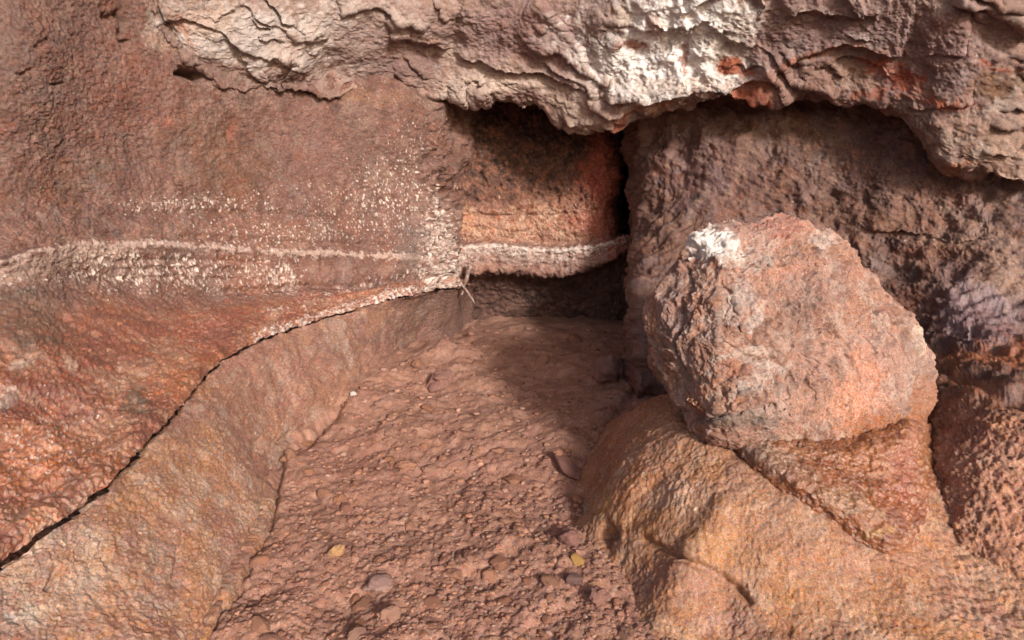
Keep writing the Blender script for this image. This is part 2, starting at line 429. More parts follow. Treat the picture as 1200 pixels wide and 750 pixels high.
S.flecks(np.clip(np.exp(-((dl - 22) / 8) ** 2) * ss(0, .3, tl) * 1.0, 0, 1.0), C(225, 200, 188), .25, (75, 75, 26), .006, 6)
S.crack([(300, 381), (345, 366), (400, 352), (460, 338)], 3, .02, 2)
# flow folds near the bench's front edge
dg, sg, tg = polydist(S.px, S.py, [(-120, 770), (0, 658), (100, 586), (188, 498), (272, 411)])
S.dn += .02 * np.exp(-((dg - 12) / 12) ** 2) + .02 * fbm(A, 7, 3, seed=21) * bench * ss(260, 60, S.px)
ropes = np.sin(S.px * .10 + S.py * .16 + 6 * fbm(A, 3, 3, seed=31)) * ss(240, 90, S.px) * ss(440, 520, S.py)
S.dn += .005 * ropes * bench
S.dn += .06 * fbm(A, 1.4, 2, seed=40) * (1 - bench) * ss(5.2, 3.0, tv) + .03 * fbm(A, 2.0, 3, seed=41) * bench
# small holes in the upper wall
for (x, y, r_, d_) in ((235, 88, 15, .20), (40, 53, 8, .02), (34, 80, 6, .03), (75, 98, 4, .03), (148, 43, 5, .05), (128, 12, 7, .04)):
    S.dn -= d_ * np.exp(-(((S.wx - x) / (r_ * 1.3)) ** 2 + ((S.wy - y) / (r_ * .6)) ** 2) ** 2)
S.crack([(140, 8), (150, 25), (147, 45), (150, 60)], 3, .05, 3)
_e = ss(tvA[-1] - .45, tvA[-1], tv)[..., None]
S.dv += _e * np.stack([.016 * fbm(A, 11, 4, .65, seed=54), .016 * fbm(A, 11, 4, .65, seed=58), .012 * fbm(A, 11, 4, .65, seed=52)], -1)
S.bake(((8, .008), (25, .005), (70, .006), (160, .003), (300, .0015)), .004, 16., plates=((2.5, .012, 5), (7, .007, 4)))
grid_object('cave_wall', S, M['wall'], (0, foot_row + 1))
o = bpy.data.objects['cave_wall']
tag(o, 'brown cave wall on the left with bands of white mineral flecks and painted glints', 'cave wall', kind='structure')
tag(grid_object('lava_bench', S, M['wet'], (foot_row, nA)), 'wet rust-red lava bench sloping along the foot of the left wall', 'lava bench')

# lower slope
S = Sheet(B, facing(B, normals(B)))
S.tones([C(176, 124, 98), C(158, 106, 84), C(190, 138, 110), C(166, 112, 88)], 7, 5, 6)
b = S.blob
for a in [
    (200, 560, 90, 60, C(190, 132, 88), .6), (180, 590, 50, 20, C(205, 140, 80), .5), (240, 590, 50, 40, C(190, 125, 92), .5), (250, 560, 20, 14, C(205, 145, 100), .6),
    (60, 690, 90, 60, C(196, 152, 122), .6), (40, 715, 18, 14, C(215, 200, 180), .8), (10, 720, 12, 12, C(205, 190, 180), .7), (140, 690, 90, 30, C(178, 122, 88), .6),
    (195, 720, 26, 20, C(196, 165, 148), .5), (190, 645, 16, 22, C(190, 165, 140), .5), (120, 710, 20, 8, C(210, 165, 130), .6), (100, 650, 40, 40, C(190, 140, 100), .5),
    (260, 490, 40, 40, C(165, 112, 86), .5), (400, 400, 80, 30, C(142, 98, 82), .7), (460, 380, 60, 30, C(130, 92, 80), .7), (290, 470, 60, 30, C(176, 118, 86), .5), (300, 640, 20, 60, C(170, 108, 80), .5), (380, 450, 50, 26, C(160, 105, 76), .5),
    (505, 360, 12, 20, C(120, 96, 90), .5),
]: b(*a)
g = lambda x, y, rx, ry: np.exp(-((S.px - x) / rx) ** 2 - ((S.py - y) / ry) ** 2)
S.mottle([C(200, 180, 164), C(200, 140, 90), C(122, 80, 62), C(188, 126, 106)], (4, 11, 30), .24, .65, 3)
S.mottle([C(206, 140, 72), C(214, 190, 168)], (5, 9, 20), .12, .6, 33, ss(420, 560, S.py))
mk = np.clip(.8 * g(80, 640, 70, 60) + .6 * g(60, 720, 70, 30) + .6 * g(270, 440, 40, 14) + .4 * g(190, 580, 90, 40) + .7 * g(515, 360, 14, 40), 0, 1)
S.flecks(mk, C(235, 205, 175), .4, (60, 60, 50), .005, 3)
S.col = mixv(S.col, C(116, 80, 66), ss(430, 545, S.px) * .85)  # far end of the bank fades into the recess's painted shade
# groove under the bench lip
tvg = tvB[:, None] + 0 * S.px
S.dn -= (.030 + .05 * fbm(B, 6, 3, seed=53)) * np.exp(-((tvg - .0) / .035) ** 2) * ss(505, 440, S.px) 
S.dn += .04 * fbm(B, 1.8, 2, seed=50) + .006 * fbm(B, 9, 3, seed=51)
S.dv += np.exp(-(tvg / .16) ** 2)[..., None] * np.stack([.016 * fbm(B, 11, 4, .65, seed=54), .016 * fbm(B, 11, 4, .65, seed=58), .012 * fbm(B, 11, 4, .65, seed=52)], -1)
S.crack([(305, 510), (303, 540), (305, 562)], 4, .03, 2)
S.crack([(322, 535), (317, 570), (306, 605), (285, 642), (256, 690), (227, 748), (212, 775)], 4.0, .04, 2.5)
S.crack([(320, 520), (345, 508), (362, 500)], 4, .03, 2)
S.crack([(60, 690), (70, 660)], 3, .02, 2)
S.crack([(250, 690), (255, 720), (245, 745)], 3, .02, 2)
S.crack([(200, 690), (206, 665), (212, 640)], 3, .02, 2)
S.wet = np.maximum(S.wet, .55 * ss(.0, .6, fbm(B, 5, 3, seed=55)))
S.bake(((10, .005), (28, .003), (75, .003), (170, .0028)), .001, 14., plates=((3, .012, 5), (9, .007, 4)))
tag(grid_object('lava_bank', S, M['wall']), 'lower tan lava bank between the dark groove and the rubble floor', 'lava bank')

# =================================================================== ALCOVE
ax = [478, 503, 540, 590, 640, 685, 708, 720, 728, 740, 775, 900]
aY = [6.6, 6.15, 6.25, 6.32, 6.34, 6.28, 6.22, 6.2, 6.2, 6.2, 6.3, 6.4]
hole = [0, 0, 0, 0, 0, 0, .02, .25, .8, 2.0, 3.0, 3.2]
hk = [.1, .1, .15, .5, 1, 1, .9, .12, .02, 0, 0, 0, 0, 0]
an = [
    ([-60] * 12, .5), ([60] * 12, .3), ([125] * 12, .15), ([185] * 12, .04), ([235] * 12, 0.0), ([262] * 12, 0.0), ([279] * 12, .02), ([285] * 12, -.12), ([294] * 12, -.125), ([309] * 12, -.105), ([323] * 12, -.09), ([333] * 12, .14), ([352] * 12, .40), ([395] * 12, .6)]
net = []
tap = [10, 8, -2, -6, -4, -8, -14, -18, -20, -20, -20, -20]
lipdy = [44, 30, 5, 2, 6, 4, 0, -3, -7, -9, -10, -10]
for k, (ys, dY) in enumerate(an):
    net.append([at(x, y + (lipdy[j] if 6 <= k <= 10 else 0), Y + dY + hk[k] * hole[j]) for j, (x, y, Y) in enumerate(zip(ax, [q + (tap[j] if k in (8, 9, 10, 11) else 0) * (k - 7) / 3 for j, q in enumerate(ys)], aY))])
A, tv_, tu_ = loft(net, 420, 420)
S = Sheet(A, facing(A, normals(A)))
tv = tv_[:, None] + 0 * S.px
S.tones([C(146, 96, 76), C(114, 72, 54), C(170, 116, 92)], 6, 6)
b = S.blob
for a in [(620, 170, 110, 55, C(112, 74, 56), .8), (600, 150, 60, 25, C(96, 60, 46), .6), (560, 140, 50, 30, C(130, 84, 66), .5), (580, 200, 40, 40, C(110, 72, 52), .6), (660, 200, 30, 30, C(105, 68, 52), .6),
          (610, 265, 100, 18, C(192, 142, 112), .85), (540, 262, 26, 16, C(216, 156, 112), .8), (712, 200, 24, 90, C(150, 70, 48), .75), (690, 250, 30, 24, C(180, 108, 76), .7), (722, 290, 16, 14, C(176, 76, 48), .8), (640, 232, 60, 14, C(180, 120, 84), .6)]: b(*a)
blot = ss(-.3, .2, fbm(A, 9, 4, .65, seed=63)) * ss(4.6, 2.5, tv)  # blotches thicken upward, putting the ceiling's shade into the colour
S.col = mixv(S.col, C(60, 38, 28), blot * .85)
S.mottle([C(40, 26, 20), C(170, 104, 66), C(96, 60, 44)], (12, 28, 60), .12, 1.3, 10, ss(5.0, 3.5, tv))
S.mottle([C(120, 72, 50), C(224, 184, 150), C(176, 100, 60)], (14, 34), .14, 1.1, 11, ss(3.8, 4.6, tv) * ss(7.0, 6.6, tv))
S.blob(714, 205, 22, 90, C(182, 78, 38), .8); S.blob(700, 262, 24, 16, C(190, 92, 56), .6)  # red of bounced light painted on the alcove's right end
tvn = tv + .18 * fbm(A, 8, 3, .6, seed=64)
shelf = (np.exp(-((tvn - 7.35) / .32) ** 2) + .3 * np.exp(-((tvn - 8.2) / .35) ** 2) + .22) * np.exp(-((tv - 8.0) / 1.6) ** 4) * ss(745, 700, S.px) * 1.25
S.col = mixv(S.col, C(232, 212, 200), np.clip(shelf * (.7 + .9 * fbm(A, 40, 3, seed=12)), 0, .9))
deep = ss(9.6, 10.3, tv + .3 * fbm(A, 9, 3, seed=66))
S.col = mixv(S.col, C(112, 76, 62), deep)  # rock under the shelf darkened in colour, standing in for shade
S.mottle([C(70, 48, 40), C(140, 100, 84)], (8, 20), .1, 1.2, 12, deep)
S.flecks(np.clip(ss(4.0, 6, tv) * ss(6.2, 5.6, tv) * .9 + ss(2.5, 4.5, tv) * ss(5, 4, tv) * .5, 0, 1) * ss(725, 690, S.px), C(226, 180, 145), .3, (90, 90, 26), .006, 8)
S.flecks(np.clip(shelf * .95, 0, 1.0), C(236, 218, 206), .2, (95, 95, 70), .008, 9)

S.flecks(np.exp(-((S.px - 525) / 14) ** 2) * ss(8.5, 6, tv), C(226, 200, 188), .1, (70, 70, 30), .015, 14)
S.crack([(515, 252), (580, 254), (650, 252), (715, 246)], 2.5, .02, 1)
S.dn += .04 * fbm(A, 4, 4, seed=60) * ss(7, 5.5, tv) + .05 * fbm(A, 16, 5, .65, seed=61) * ss(6.0, 3, tv)
S.dv[..., 2] += .03 * fbm(A * np.array([1, 1, .2], F4), 12, 4, .65, seed=65) * np.exp(-((tv - 9.6) / .9) ** 2)
S.dn += .014 * fbm(A, 22, 4, .65, seed=62) * np.exp(-((tv - 9.2) / .9) ** 2)
S.bake(((20, .012), (60, .007), (140, .003)), .008, 20.)
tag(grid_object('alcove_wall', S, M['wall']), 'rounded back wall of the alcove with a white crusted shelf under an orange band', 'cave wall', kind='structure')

def drip(pts, r0, r1, label, seed):
    pts = np.array([at(*p) for p in pts]); n = 60
    c = crom(pts, n, 0); k = 14
    t = np.linspace(0, 1, n); ang = np.linspace(0, 2 * math.pi, k, endpoint=False)
    rad = (r0 + (r1 - r0) * t) * np.sqrt(np.clip(1 - t ** 12, 0, 1)) + .001
    V = c[:, None, :] + rad[:, None, None] * np.stack([np.cos(ang), np.sin(ang), 0 * ang], -1)[None]
    V = V.astype(F4); V += (.35 * r0 * fbm(V, 30, 3, .6, seed))[..., None] * np.stack([np.cos(ang), np.sin(ang), 0 * ang], -1)[None].astype(F4)
    i_ = np.arange(n * k).reshape(n, k); j_ = np.roll(i_, -1, 1)
    q_ = np.stack([i_[:-1], j_[:-1], j_[1:], i_[1:]], -1).reshape(-1, 4)
    w_ = ss(-.1, .3, fbm(V, 40, 3, .6, seed + 2))
    cc = mixv(np.broadcast_to(C(140, 104, 90), V.shape), C(190, 162, 148), w_)
    tag(mesh_from('lava_drip', V.reshape(-1, 3), q_, cc.reshape(-1, 3), np.full(n * k, .4), M['wall']), label, 'lava drip')
drip([(540, 312, 6.02), (536, 325, 6.0), (546, 340, 5.98), (557, 357, 5.97)], .026, .007, 'crooked white lava drip with a thin tip under the shelf', 5)
drip([(552, 308, 6.02), (548, 322, 6.0), (544, 336, 6.0), (541, 346, 6.0)], .024, .009, 'short stubby lava drip under the left end of the white shelf', 7)

# =================================================================== RIGHT WALL AND BANK
rx_ = [760, 742, 744, 765, 830, 920, 1010, 1100, 1200, 1350, 1550]
rows = [
    (-60, [8.2, 6.6, 5.9, 5.6, 5.45, 5.25, 5.05, 4.8, 4.5, 4.45, 4.4]),
    (60, [8.20, 6.60, 6.10, 5.60, 5.40, 5.20, 4.98, 4.72, 4.45, 4.40, 4.35]),
    (130, [8.20, 6.60, 6.05, 5.58, 5.30, 5.08, 4.88, 4.62, 4.40, 4.35, 4.30]),
    (200, [8.20, 6.60, 5.98, 5.50, 5.20, 5.02, 4.82, 4.55, 4.35, 4.30, 4.25]),
    (270, [8.20, 6.60, 5.75, 5.25, 5.05, 4.98, 4.76, 4.48, 4.25, 4.22, 4.20]),
    (330, [8.20, 6.60, 5.05, 4.75, 4.80, 4.90, 4.66, 4.34, 4.10, 4.05, 4.05]),  # lower nose pushed forward from here to throw shade on the back floor
    (385, [8.20, 6.60, 4.75, 4.50, 4.60, 4.82, 4.56, 4.00, 3.60, 3.55, 3.50]),
    (432, [8.20, 6.60, 4.60, 4.40, 4.50, 4.75, 4.45, 3.65, 3.15, 3.10, 3.05]),
    (462, [8.20, 6.60, 4.50, 4.30, 4.40, 4.60, 4.10, 3.25, 2.80, 2.75, 2.70]),
    (530, [7.50, 6.20, 5.20, 4.90, 4.50, 4.15, 3.60, 2.85, 2.60, 2.56, 2.52]),
    (610, [6.00, 5.20, 4.60, 4.20, 3.70, 3.40, 3.10, 2.56, 2.40, 2.38, 2.36]),
    (700, [5.00, 4.40, 3.80, 3.40, 3.00, 2.75, 2.50, 2.34, 2.22, 2.20, 2.18]),
    (800, [4.20, 3.60, 3.20, 2.80, 2.50, 2.25, 2.10, 2.00, 1.96, 1.95, 1.95]),
    (950, [3.40, 3.00, 2.60, 2.30, 2.00, 1.80, 1.60, 1.55, 1.55, 1.55, 1.55]),
]
net = []
for k, (y, Ys) in enumerate(rows):
    tilt = [0, 0, 0, 0, 0, 0, 0, 0, 16, 26, 30] if 4 <= k <= 8 else [0] * 11
    net.append([at(x, y + t, Y) for x, Y, t in zip(rx_, Ys, tilt)])
A, tv_, tu_ = loft(net, 620, 520)
S = Sheet(A, facing(A, normals(A)))
tv = tv_[:, None] + 0 * S.px
bank = ss(7.8, 8.6, tv + .3 * fbm(A, 5, 3, seed=8))
ST = (1, 1, 1)
S.tones([C(122, 84, 72), C(104, 70, 60), C(134, 94, 80), C(116, 76, 56)], 5.0, 7)
w0 = S.col.copy()
S.tones([C(198, 144, 112), C(178, 122, 94), C(208, 158, 130), C(176, 120, 96)], 7.0, 8)
S.col = mixv(w0, S.col, bank)
b = S.blob
for a in [(890, 160, 90, 30, C(130, 92, 72), .5), (880, 155, 16, 14, C(140, 92, 42), .6), (970, 175, 40, 30, C(128, 92, 62), .5), (830, 200, 60, 50, C(122, 84, 78), .6), (1000, 200, 60, 40, C(112, 80, 72), .6),
          (1020, 255, 60, 30, C(140, 92, 62), .6), (1110, 255, 60, 30, C(146, 110, 90), .6), (1170, 270, 40, 60, C(160, 122, 98), .6), (1100, 280, 40, 10, C(176, 140, 112), .7, 10), (1060, 320, 30, 14, C(106, 92, 88), .6),
          (1140, 370, 50, 36, C(158, 124, 124), .75, 20, .5), (1165, 355, 26, 10, C(176, 152, 160), .6, 25, .6), (1105, 380, 16, 20, C(140, 104, 112), .5), (1160, 380, 26, 8, C(176, 92, 44), .7, 15, .5), (1180, 330, 30, 30, C(172, 134, 110), .6, 0, .4),
          (1170, 415, 60, 24, C(178, 104, 46), .85, 8, .7), (1110, 420, 40, 18, C(170, 106, 56), .8, 10, .6), (1130, 455, 60, 14, C(166, 104, 60), .7, 20, .4), (1180, 470, 30, 20, C(150, 92, 50), .6, 0, .5),
          (755, 330, 20, 60, C(118, 82, 66), .6), (790, 290, 40, 60, C(128, 88, 64), .6), (1050, 380, 20, 20, C(140, 96, 76), .5),
          (1130, 520, 50, 30, C(150, 102, 88), .6), (1160, 560, 40, 30, C(176, 124, 98), .5), (1120, 600, 40, 40, C(194, 136, 104), .5), (1170, 640, 40, 30, C(194, 138, 108), .5), (1140, 690, 30, 16, C(180, 104, 86), .5), (1080, 690, 40, 50, C(184, 124, 96), .5)]: b(*a)
g = lambda x, y, rx, ry: np.exp(-((S.px - x) / rx) ** 2 - ((S.py - y) / ry) ** 2)
S.mottle([C(124, 102, 106), C(156, 86, 44), C(74, 52, 44), C(170, 132, 108)], (5, 12, 30), .24, .65, 4, 1 - bank)
S.mottle([C(212, 164, 132), C(140, 92, 68), C(200, 138, 82), C(190, 128, 104)], (8, 20, 45), .24, .65, 5, bank)
S.flecks(np.clip(.7 * g(1100, 280, 70, 20) + .7 * g(1150, 370, 60, 50) + .5 * g(1170, 300, 40, 40) + .35 * g(900, 230, 150, 60), 0, 1), C(214, 184, 166), .42, (45, 45, 70), .006, 10)
FR = np.stack([A[..., 0] * .5 + A[..., 2] * .35, A[..., 1] * .5, A[..., 2] * 2.4 + A[..., 0] * 1.1], -1)   # flow grain, slanting
# flow drapes, slanting down to the right
u_ = S.px * .55 + S.py; dr = np.sin(u_ * .2 + 12 * fbm(A, 1.8, 3, seed=33)) * ss(900, 1150, S.px)
S.dn += .006 * dr * (1 - bank)
S.dn += .07 * fbm(A, 2.3, 4, seed=70) * (1 - bank * .7) * ss(8, 7, tv) + .04 * fbm(A, 4, 3, .45, seed=71, ridged=True) * (1 - bank) + .016 * fbm(FR, 4, 4, .6, seed=73) * (1 - bank) + .02 * fbm(A, 8, 3, .6, seed=74) * (1 - bank)
S.blob(1170, 415, 60, 26, C(176, 98, 40), .8, 8, .8); S.blob(1130, 455, 50, 14, C(168, 102, 56), .7, 20, .7); S.blob(1140, 370, 50, 34, C(148, 118, 124), .6, 20, .7)
S.crack([(1085, 437), (1120, 447), (1160, 462), (1205, 482), (1260, 500)], 4, .03, 1.0)
S.step([(1080, 436), (1120, 446), (1160, 461), (1210, 481), (1280, 505)], .03, 40, (0, -.8, -.2), 2, 3)
S.step([(1092, 300), (1120, 345), (1135, 380), (1130, 400)], .10, 40, (-.3, -.8, -.2), 5, 4, side=-1)
S.step([(1010, 262), (1060, 272), (1110, 282), (1170, 275)], .06, 40, (0, -.8, -.3), 5, 3)
# grainy crust on the bank
d1, d2, cid = worley2(A[..., 0] * 26 + fbm(A, 14, 2, seed=1) * .5, A[..., 1] * 26 + fbm(A, 14, 2, seed=2) * .5, 3)
S.dn += bank * (.007 * np.clip(1 - d1 * 1.2, 0, 1) + .006 * fbm(A, 14, 3, seed=72))
S.col *= (1 + bank * (cid - .5) * .45)[..., None]
S.wet = np.maximum(S.wet, .4 * ss(.0, .6, fbm(A, 5, 3, seed=57)))
S.bake(((14, .006), (40, .006), (110, .006), (220, .002)), .005, 15., (.9, .9, 1.3), plates=((3, .02, 5), (9, .012, 4)))
cut = int(np.searchsorted(tv_, 8.05))
tag(grid_object('cave_wall', S, M['wall'], (0, cut + 1)), 'dark brown cave wall with slanting lava drapes behind the boulder', 'cave wall', kind='structure')
tag(grid_object('lava_bank', S, M['floor'], (cut, len(A))), 'grainy red-brown lava bank in the lower right corner beside the boulder', 'lava bank')

# =================================================================== CEILING
cx = [100, 165, 206, 300, 400, 500, 600, 700, 800, 905, 1020, 1080, 1115, 1200, 1350, 1600]
ly = [-160, -40, 62, 110, 104, 112, 122, 154, 126, 113, 119, 152, 196, 214, 240, 280]
lY = [4.16, 4.26, 4.44, 4.89, 5.36, 5.70, 5.66, 5.5, 5.04, 4.82, 4.56, 4.42, 4.36, 4.25, 4.2, 4.15]
top0 = [4.10, 4.18, 4.32, 4.64, 5.0, 5.28, 5.22, 5.06, 4.68, 4.5, 4.26, 4.12, 4.05, 3.98, 3.93, 3.88]
bul = [0, 0, 0, 0, .01, .05, .12, .15, .13, .12, .10, .07, .06, .05, .05, .05]
net = []
net.append([at(x, y - 45, Y + 2.2) for x, y, Y in zip(cx, ly, lY)])
net.append([at(x, y - 22, Y + .7) for x, y, Y in zip(cx, ly, lY)])
net.append([at(x, y - 3, Y + .10) for x, y, Y in zip(cx, ly, lY)])
net.append([at(x, y - 1, Y - .02) for x, y, Y in zip(cx, ly, lY)])
net.append([at(x, y - 14, Y - q) for x, y, Y, q in zip(cx, ly, lY, bul)])
def up(f, y): return [at(x, l + (min(y, l - 60) - l) * f, Y + (t - Y) * f) for x, l, Y, t in zip(cx, ly, lY, top0)]
net.append(up(.5, -5)); net.append(up(1.0, -5))
net.append([at(x, -150 if l > -50 else l - 200, t - .22) for x, l, t in zip(cx, ly, top0)])
net.append([at(x, -420 if l > -50 else l - 420, t - .5) for x, l, t in zip(cx, ly, top0)])
net.append([(p[0] * 1.05, p[1] - .5, p[2] + 2.2) for p in net[-1]])
net = net[::-1]
A, tv_, tu_ = loft(net, 520, 900)
S = Sheet(A, facing(A, normals(A)))
tv = tv_[:, None] + 0 * S.px
S.tones([C(172, 142, 130), C(158, 124, 114), C(190, 164, 150), C(164, 128, 110)], 3.0, 9)
b = S.blob
WH = C(242, 236, 232) * F4(1.35)
for a in [(1020, 80, 190, 90, C(146, 108, 100), .65), (600, 35, 110, 40, C(152, 118, 114), .6), (300, 40, 130, 44, C(220, 208, 202), .85), (250, 20, 40, 24, C(205, 170, 145), .6), (350, 45, 40, 22, C(206, 184, 172), .7), (240, 65, 60, 8, C(216, 196, 184), .6, 8), (225, 30, 8, 30, C(190, 130, 95), .6),
          (290, 95, 50, 16, C(176, 142, 128), .6), (430, 100, 50, 5, C(208, 170, 142), .7), (370, 100, 16, 5, C(170, 90, 45), .7), (395, 88, 7, 10, C(186, 120, 90), .6),
          (445, 60, 50, 30, C(150, 118, 110), .8), (480, 75, 40, 26, C(140, 108, 102), .8), (420, 45, 40, 20, C(170, 140, 130), .5), (420, 10, 60, 8, C(212, 194, 184), .7), (480, 20, 60, 10, C(210, 190, 178), .6),
          (560, 40, 90, 40, C(176, 146, 138), .7), (600, 30, 40, 30, C(158, 124, 118), .8), (640, 45, 50, 40, C(150, 112, 106), .85, 30), (670, 70, 40, 24, C(146, 108, 102), .8, 30), (640, 10, 40, 16, C(160, 122, 114), .7),
          (545, 68, 50, 10, C(206, 180, 166), .7, 15), (590, 98, 60, 13, C(214, 188, 172), .85, 12), (650, 110, 50, 14, C(206, 178, 160), .8, 20), (690, 135, 30, 16, C(214, 190, 172), .8, 30), (530, 100, 26, 18, C(214, 192, 180), .8), (590, 125, 14, 10, C(196, 160, 146), .7),
          (700, 95, 50, 30, C(206, 184, 172), .7), (660, 60, 30, 50, C(176, 146, 136), .5), (740, 40, 75, 60, WH * F4(.85), .9), (830, 40, 60, 60, WH * F4(.9), .9), (780, 100, 70, 22, WH * F4(.85), .8), (770, 60, 60, 50, WH, .95), (720, 60, 30, 30, WH, .7), (800, 20, 60, 26, WH, .85), (850, 50, 30, 40, C(226, 210, 196), .85), (820, 85, 50, 20, WH, .8), (790, 95, 60, 14, C(228, 208, 194), .8),
          (715, 20, 40, 20, C(215, 186, 160), .7), (735, 48, 24, 7, C(176, 96, 58), .6, 10), (800, 60, 5, 22, C(170, 86, 44), .7), (850, 62, 16, 12, C(178, 88, 38), .85, 20), (860, 76, 20, 5, C(180, 92, 40), .8, 20), (775, 25, 12, 14, C(180, 110, 66), .6), (845, 48, 8, 10, C(120, 80, 60), .5),
          (760, 130, 30, 10, C(206, 150, 118), .8), (735, 143, 16, 8, C(190, 96, 56), .8), (805, 110, 30, 10, C(186, 160, 148), .6),
          (870, 108, 40, 14, C(178, 96, 54), .8, -15), (900, 88, 16, 16, C(176, 110, 76), .7), (850, 122, 26, 6, C(180, 96, 62), .8),
          (930, 45, 60, 40, C(158, 124, 116), .85), (920, 20, 50, 14, C(176, 150, 136), .6), (1000, 30, 60, 22, C(158, 126, 120), .8), (1080, 35, 50, 26, C(160, 124, 118), .8), (1110, 20, 30, 20, C(165, 120, 108), .7), (1020, 45, 30, 10, C(150, 130, 126), .6),
          (960, 62, 50, 6, C(180, 104, 68), .8, -14), (1000, 58, 40, 5, C(176, 100, 62), .7, 6), (1040, 78, 26, 14, C(184, 92, 52), .85), (1062, 95, 16, 16, C(176, 84, 44), .8), (960, 90, 60, 20, C(156, 118, 102), .7), (1010, 92, 40, 16, C(160, 122, 96), .6), (1020, 112, 30, 5, C(180, 98, 60), .7),
          (1110, 85, 40, 16, C(140, 108, 104), .7), (1100, 116, 40, 8, C(188, 104, 62), .8), (1160, 75, 30, 4, C(196, 108, 60), .8, 12), (1160, 95, 40, 16, C(136, 96, 62), .7), (1185, 110, 20, 24, C(184, 160, 142), .5), (1130, 150, 60, 26, C(172, 132, 108), .7), (1110, 190, 26, 8, C(190, 120, 74), .8), (1150, 190, 40, 8, C(178, 116, 84), .6), (1090, 155, 10, 30, C(160, 122, 104), .5), (1180, 170, 30, 30, C(176, 140, 114), .6), (1180, 210, 40, 30, C(176, 138, 112), .6), (1185, 40, 20, 50, C(170, 136, 118), .5), (1090, 55, 30, 10, C(190, 150, 150), .5, 0)]: b(*a)
le = ss(26, 6, np.abs(S.wy - np.interp(S.wx, cx, ly))) * ss(440, 380, S.px)
S.col = mixv(S.col, C(136, 98, 84), le * .8)
for a in [(1040, 80, 28, 16, C(188, 92, 48), .85), (1064, 98, 18, 18, C(180, 84, 42), .85), (955, 62, 50, 7, C(184, 104, 64), .8, -14), (870, 108, 42, 14, C(182, 94, 50), .85, -15), (1100, 118, 44, 8, C(190, 102, 58), .8), (850, 64, 18, 12, C(176, 86, 38), .85, 20), (860, 78, 24, 5, C(178, 88, 40), .85, 20), (735, 48, 26, 7, C(176, 96, 56), .7, 10), (1160, 95, 40, 16, C(134, 94, 60), .6), (925, 42, 50, 28, C(150, 116, 110), .6), (1000, 28, 60, 20, C(150, 116, 112), .6), (700, 20, 26, 30, C(150, 114, 108), .6, 30)]: S.blob(*a)
S.mottle([C(142, 108, 106), C(216, 204, 198), C(186, 130, 98)], (5, 14, 34), .29, .4, 6)
OUT = (0, -.8, -.45)
S.step([(395, 15), (420, 10), (442, 5), (455, 14), (470, 23), (485, 20), (500, 32)], .07, 60, OUT, 4)
S.step([(455, 42), (480, 42), (507, 47), (517, 57), (530, 58)], .09, 50, OUT, 4)
S.step([(528, 64), (545, 66), (567, 72), (590, 80), (613, 85), (633, 86), (667, 97), (690, 108), (702, 118)], .08, 60, OUT, 5)
S.step([(702, 117), (727, 114), (755, 119), (772, 118), (793, 113), (815, 103)], .10, 50, OUT, 5)
S.step([(633, -8), (650, 15), (665, 32), (683, 50), (690, 65), (697, 85)], .06, 50, (-.6, -.7, -.2), 5, side=-1)
S.step([(740, 0), (760, 15), (775, 33), (800, 42), (815, 35)], .05, 30, OUT, 6)
S.step([(915, 20), (930, 11), (945, 9), (960, 17), (985, 16), (1005, 15)], .07, 60, OUT, 4)
S.step([(880, 95), (905, 80), (930, 62), (955, 52), (985, 44), (1010, 54), (1030, 62), (1050, 63), (1062, 66)], .10, 70, OUT, 4)
S.step([(935, 88), (955, 76), (975, 68), (995, 65), (1015, 70), (1030, 78), (1040, 95)], .05, 40, OUT, 4)
S.step([(1078, 64), (1100, 61), (1130, 64)], .05, 30, OUT, 3)
S.step([(1060, 125), (1085, 125), (1110, 122), (1140, 124)], .05, 30, OUT, 3)
S.step([(1105, 0), (1125, 3), (1150, 6), (1170, 18), (1188, 28), (1205, 48)], .08, 50, OUT, 4)
S.step([(820, 112), (845, 108), (870, 96), (905, 84)], .06, 40, OUT, 4)
S.step([(180, 25), (205, 22), (240, 25), (270, 40), (300, 62), (340, 75), (370, 80)], .05, 40, OUT, 4)
S.step([(300, 20), (330, 30), (350, 42), (385, 45)], .05, 40, OUT, 4)
S.step([(210, 78), (235, 80), (260, 98), (268, 108)], .05, 30, OUT, 4)
S.step([(345, 108), (365, 103), (382, 103), (388, 88)], .05, 20, OUT, 2)
# generic broken layering
lay = S.py * .03 - .010 * S.px + 1.6 * fbm(A, 1.6, 5, .6, seed=81)
saw = lay - np.floor(lay)
brk = ss(-.1, .35, fbm(A, 2.6, 2, seed=82))
S.dv += ((saw ** 1.5) * ss(1.0, .96, saw) * .06 * brk)[..., None] * np.array(OUT, F4)
S.dn += .05 * fbm(A, 2.4, 3, seed=83) + .014 * fbm(A, 6, 4, .5, seed=84, ridged=True)
edge = np.exp(-((S.py - np.interp(S.px, cx, ly)) / 14) ** 2)
S.dv += (edge * (.10 * fbm(A, 4.0, 3, .6, seed=85) + .012 * fbm(A, 30, 3, .6, seed=87)))[..., None] * np.array([0, -.1, -.8], F4)
g = lambda x, y, rx, ry: np.exp(-((S.px - x) / rx) ** 2 - ((S.py - y) / ry) ** 2)
S.dn += (.03 * fbm(A, 16, 4, .65, seed=86, ridged=True)) * np.clip(g(790, 55, 90, 60), 0, 1)
S.bake(((12, .008), (35, .006), (90, .0045), (200, .002)), .005, 13.)
tag(grid_object('cave_ceiling', S, M['ceil']), 'low broken cave ceiling with white mineral crust and mauve layered ledges', 'cave ceiling', kind='structure')

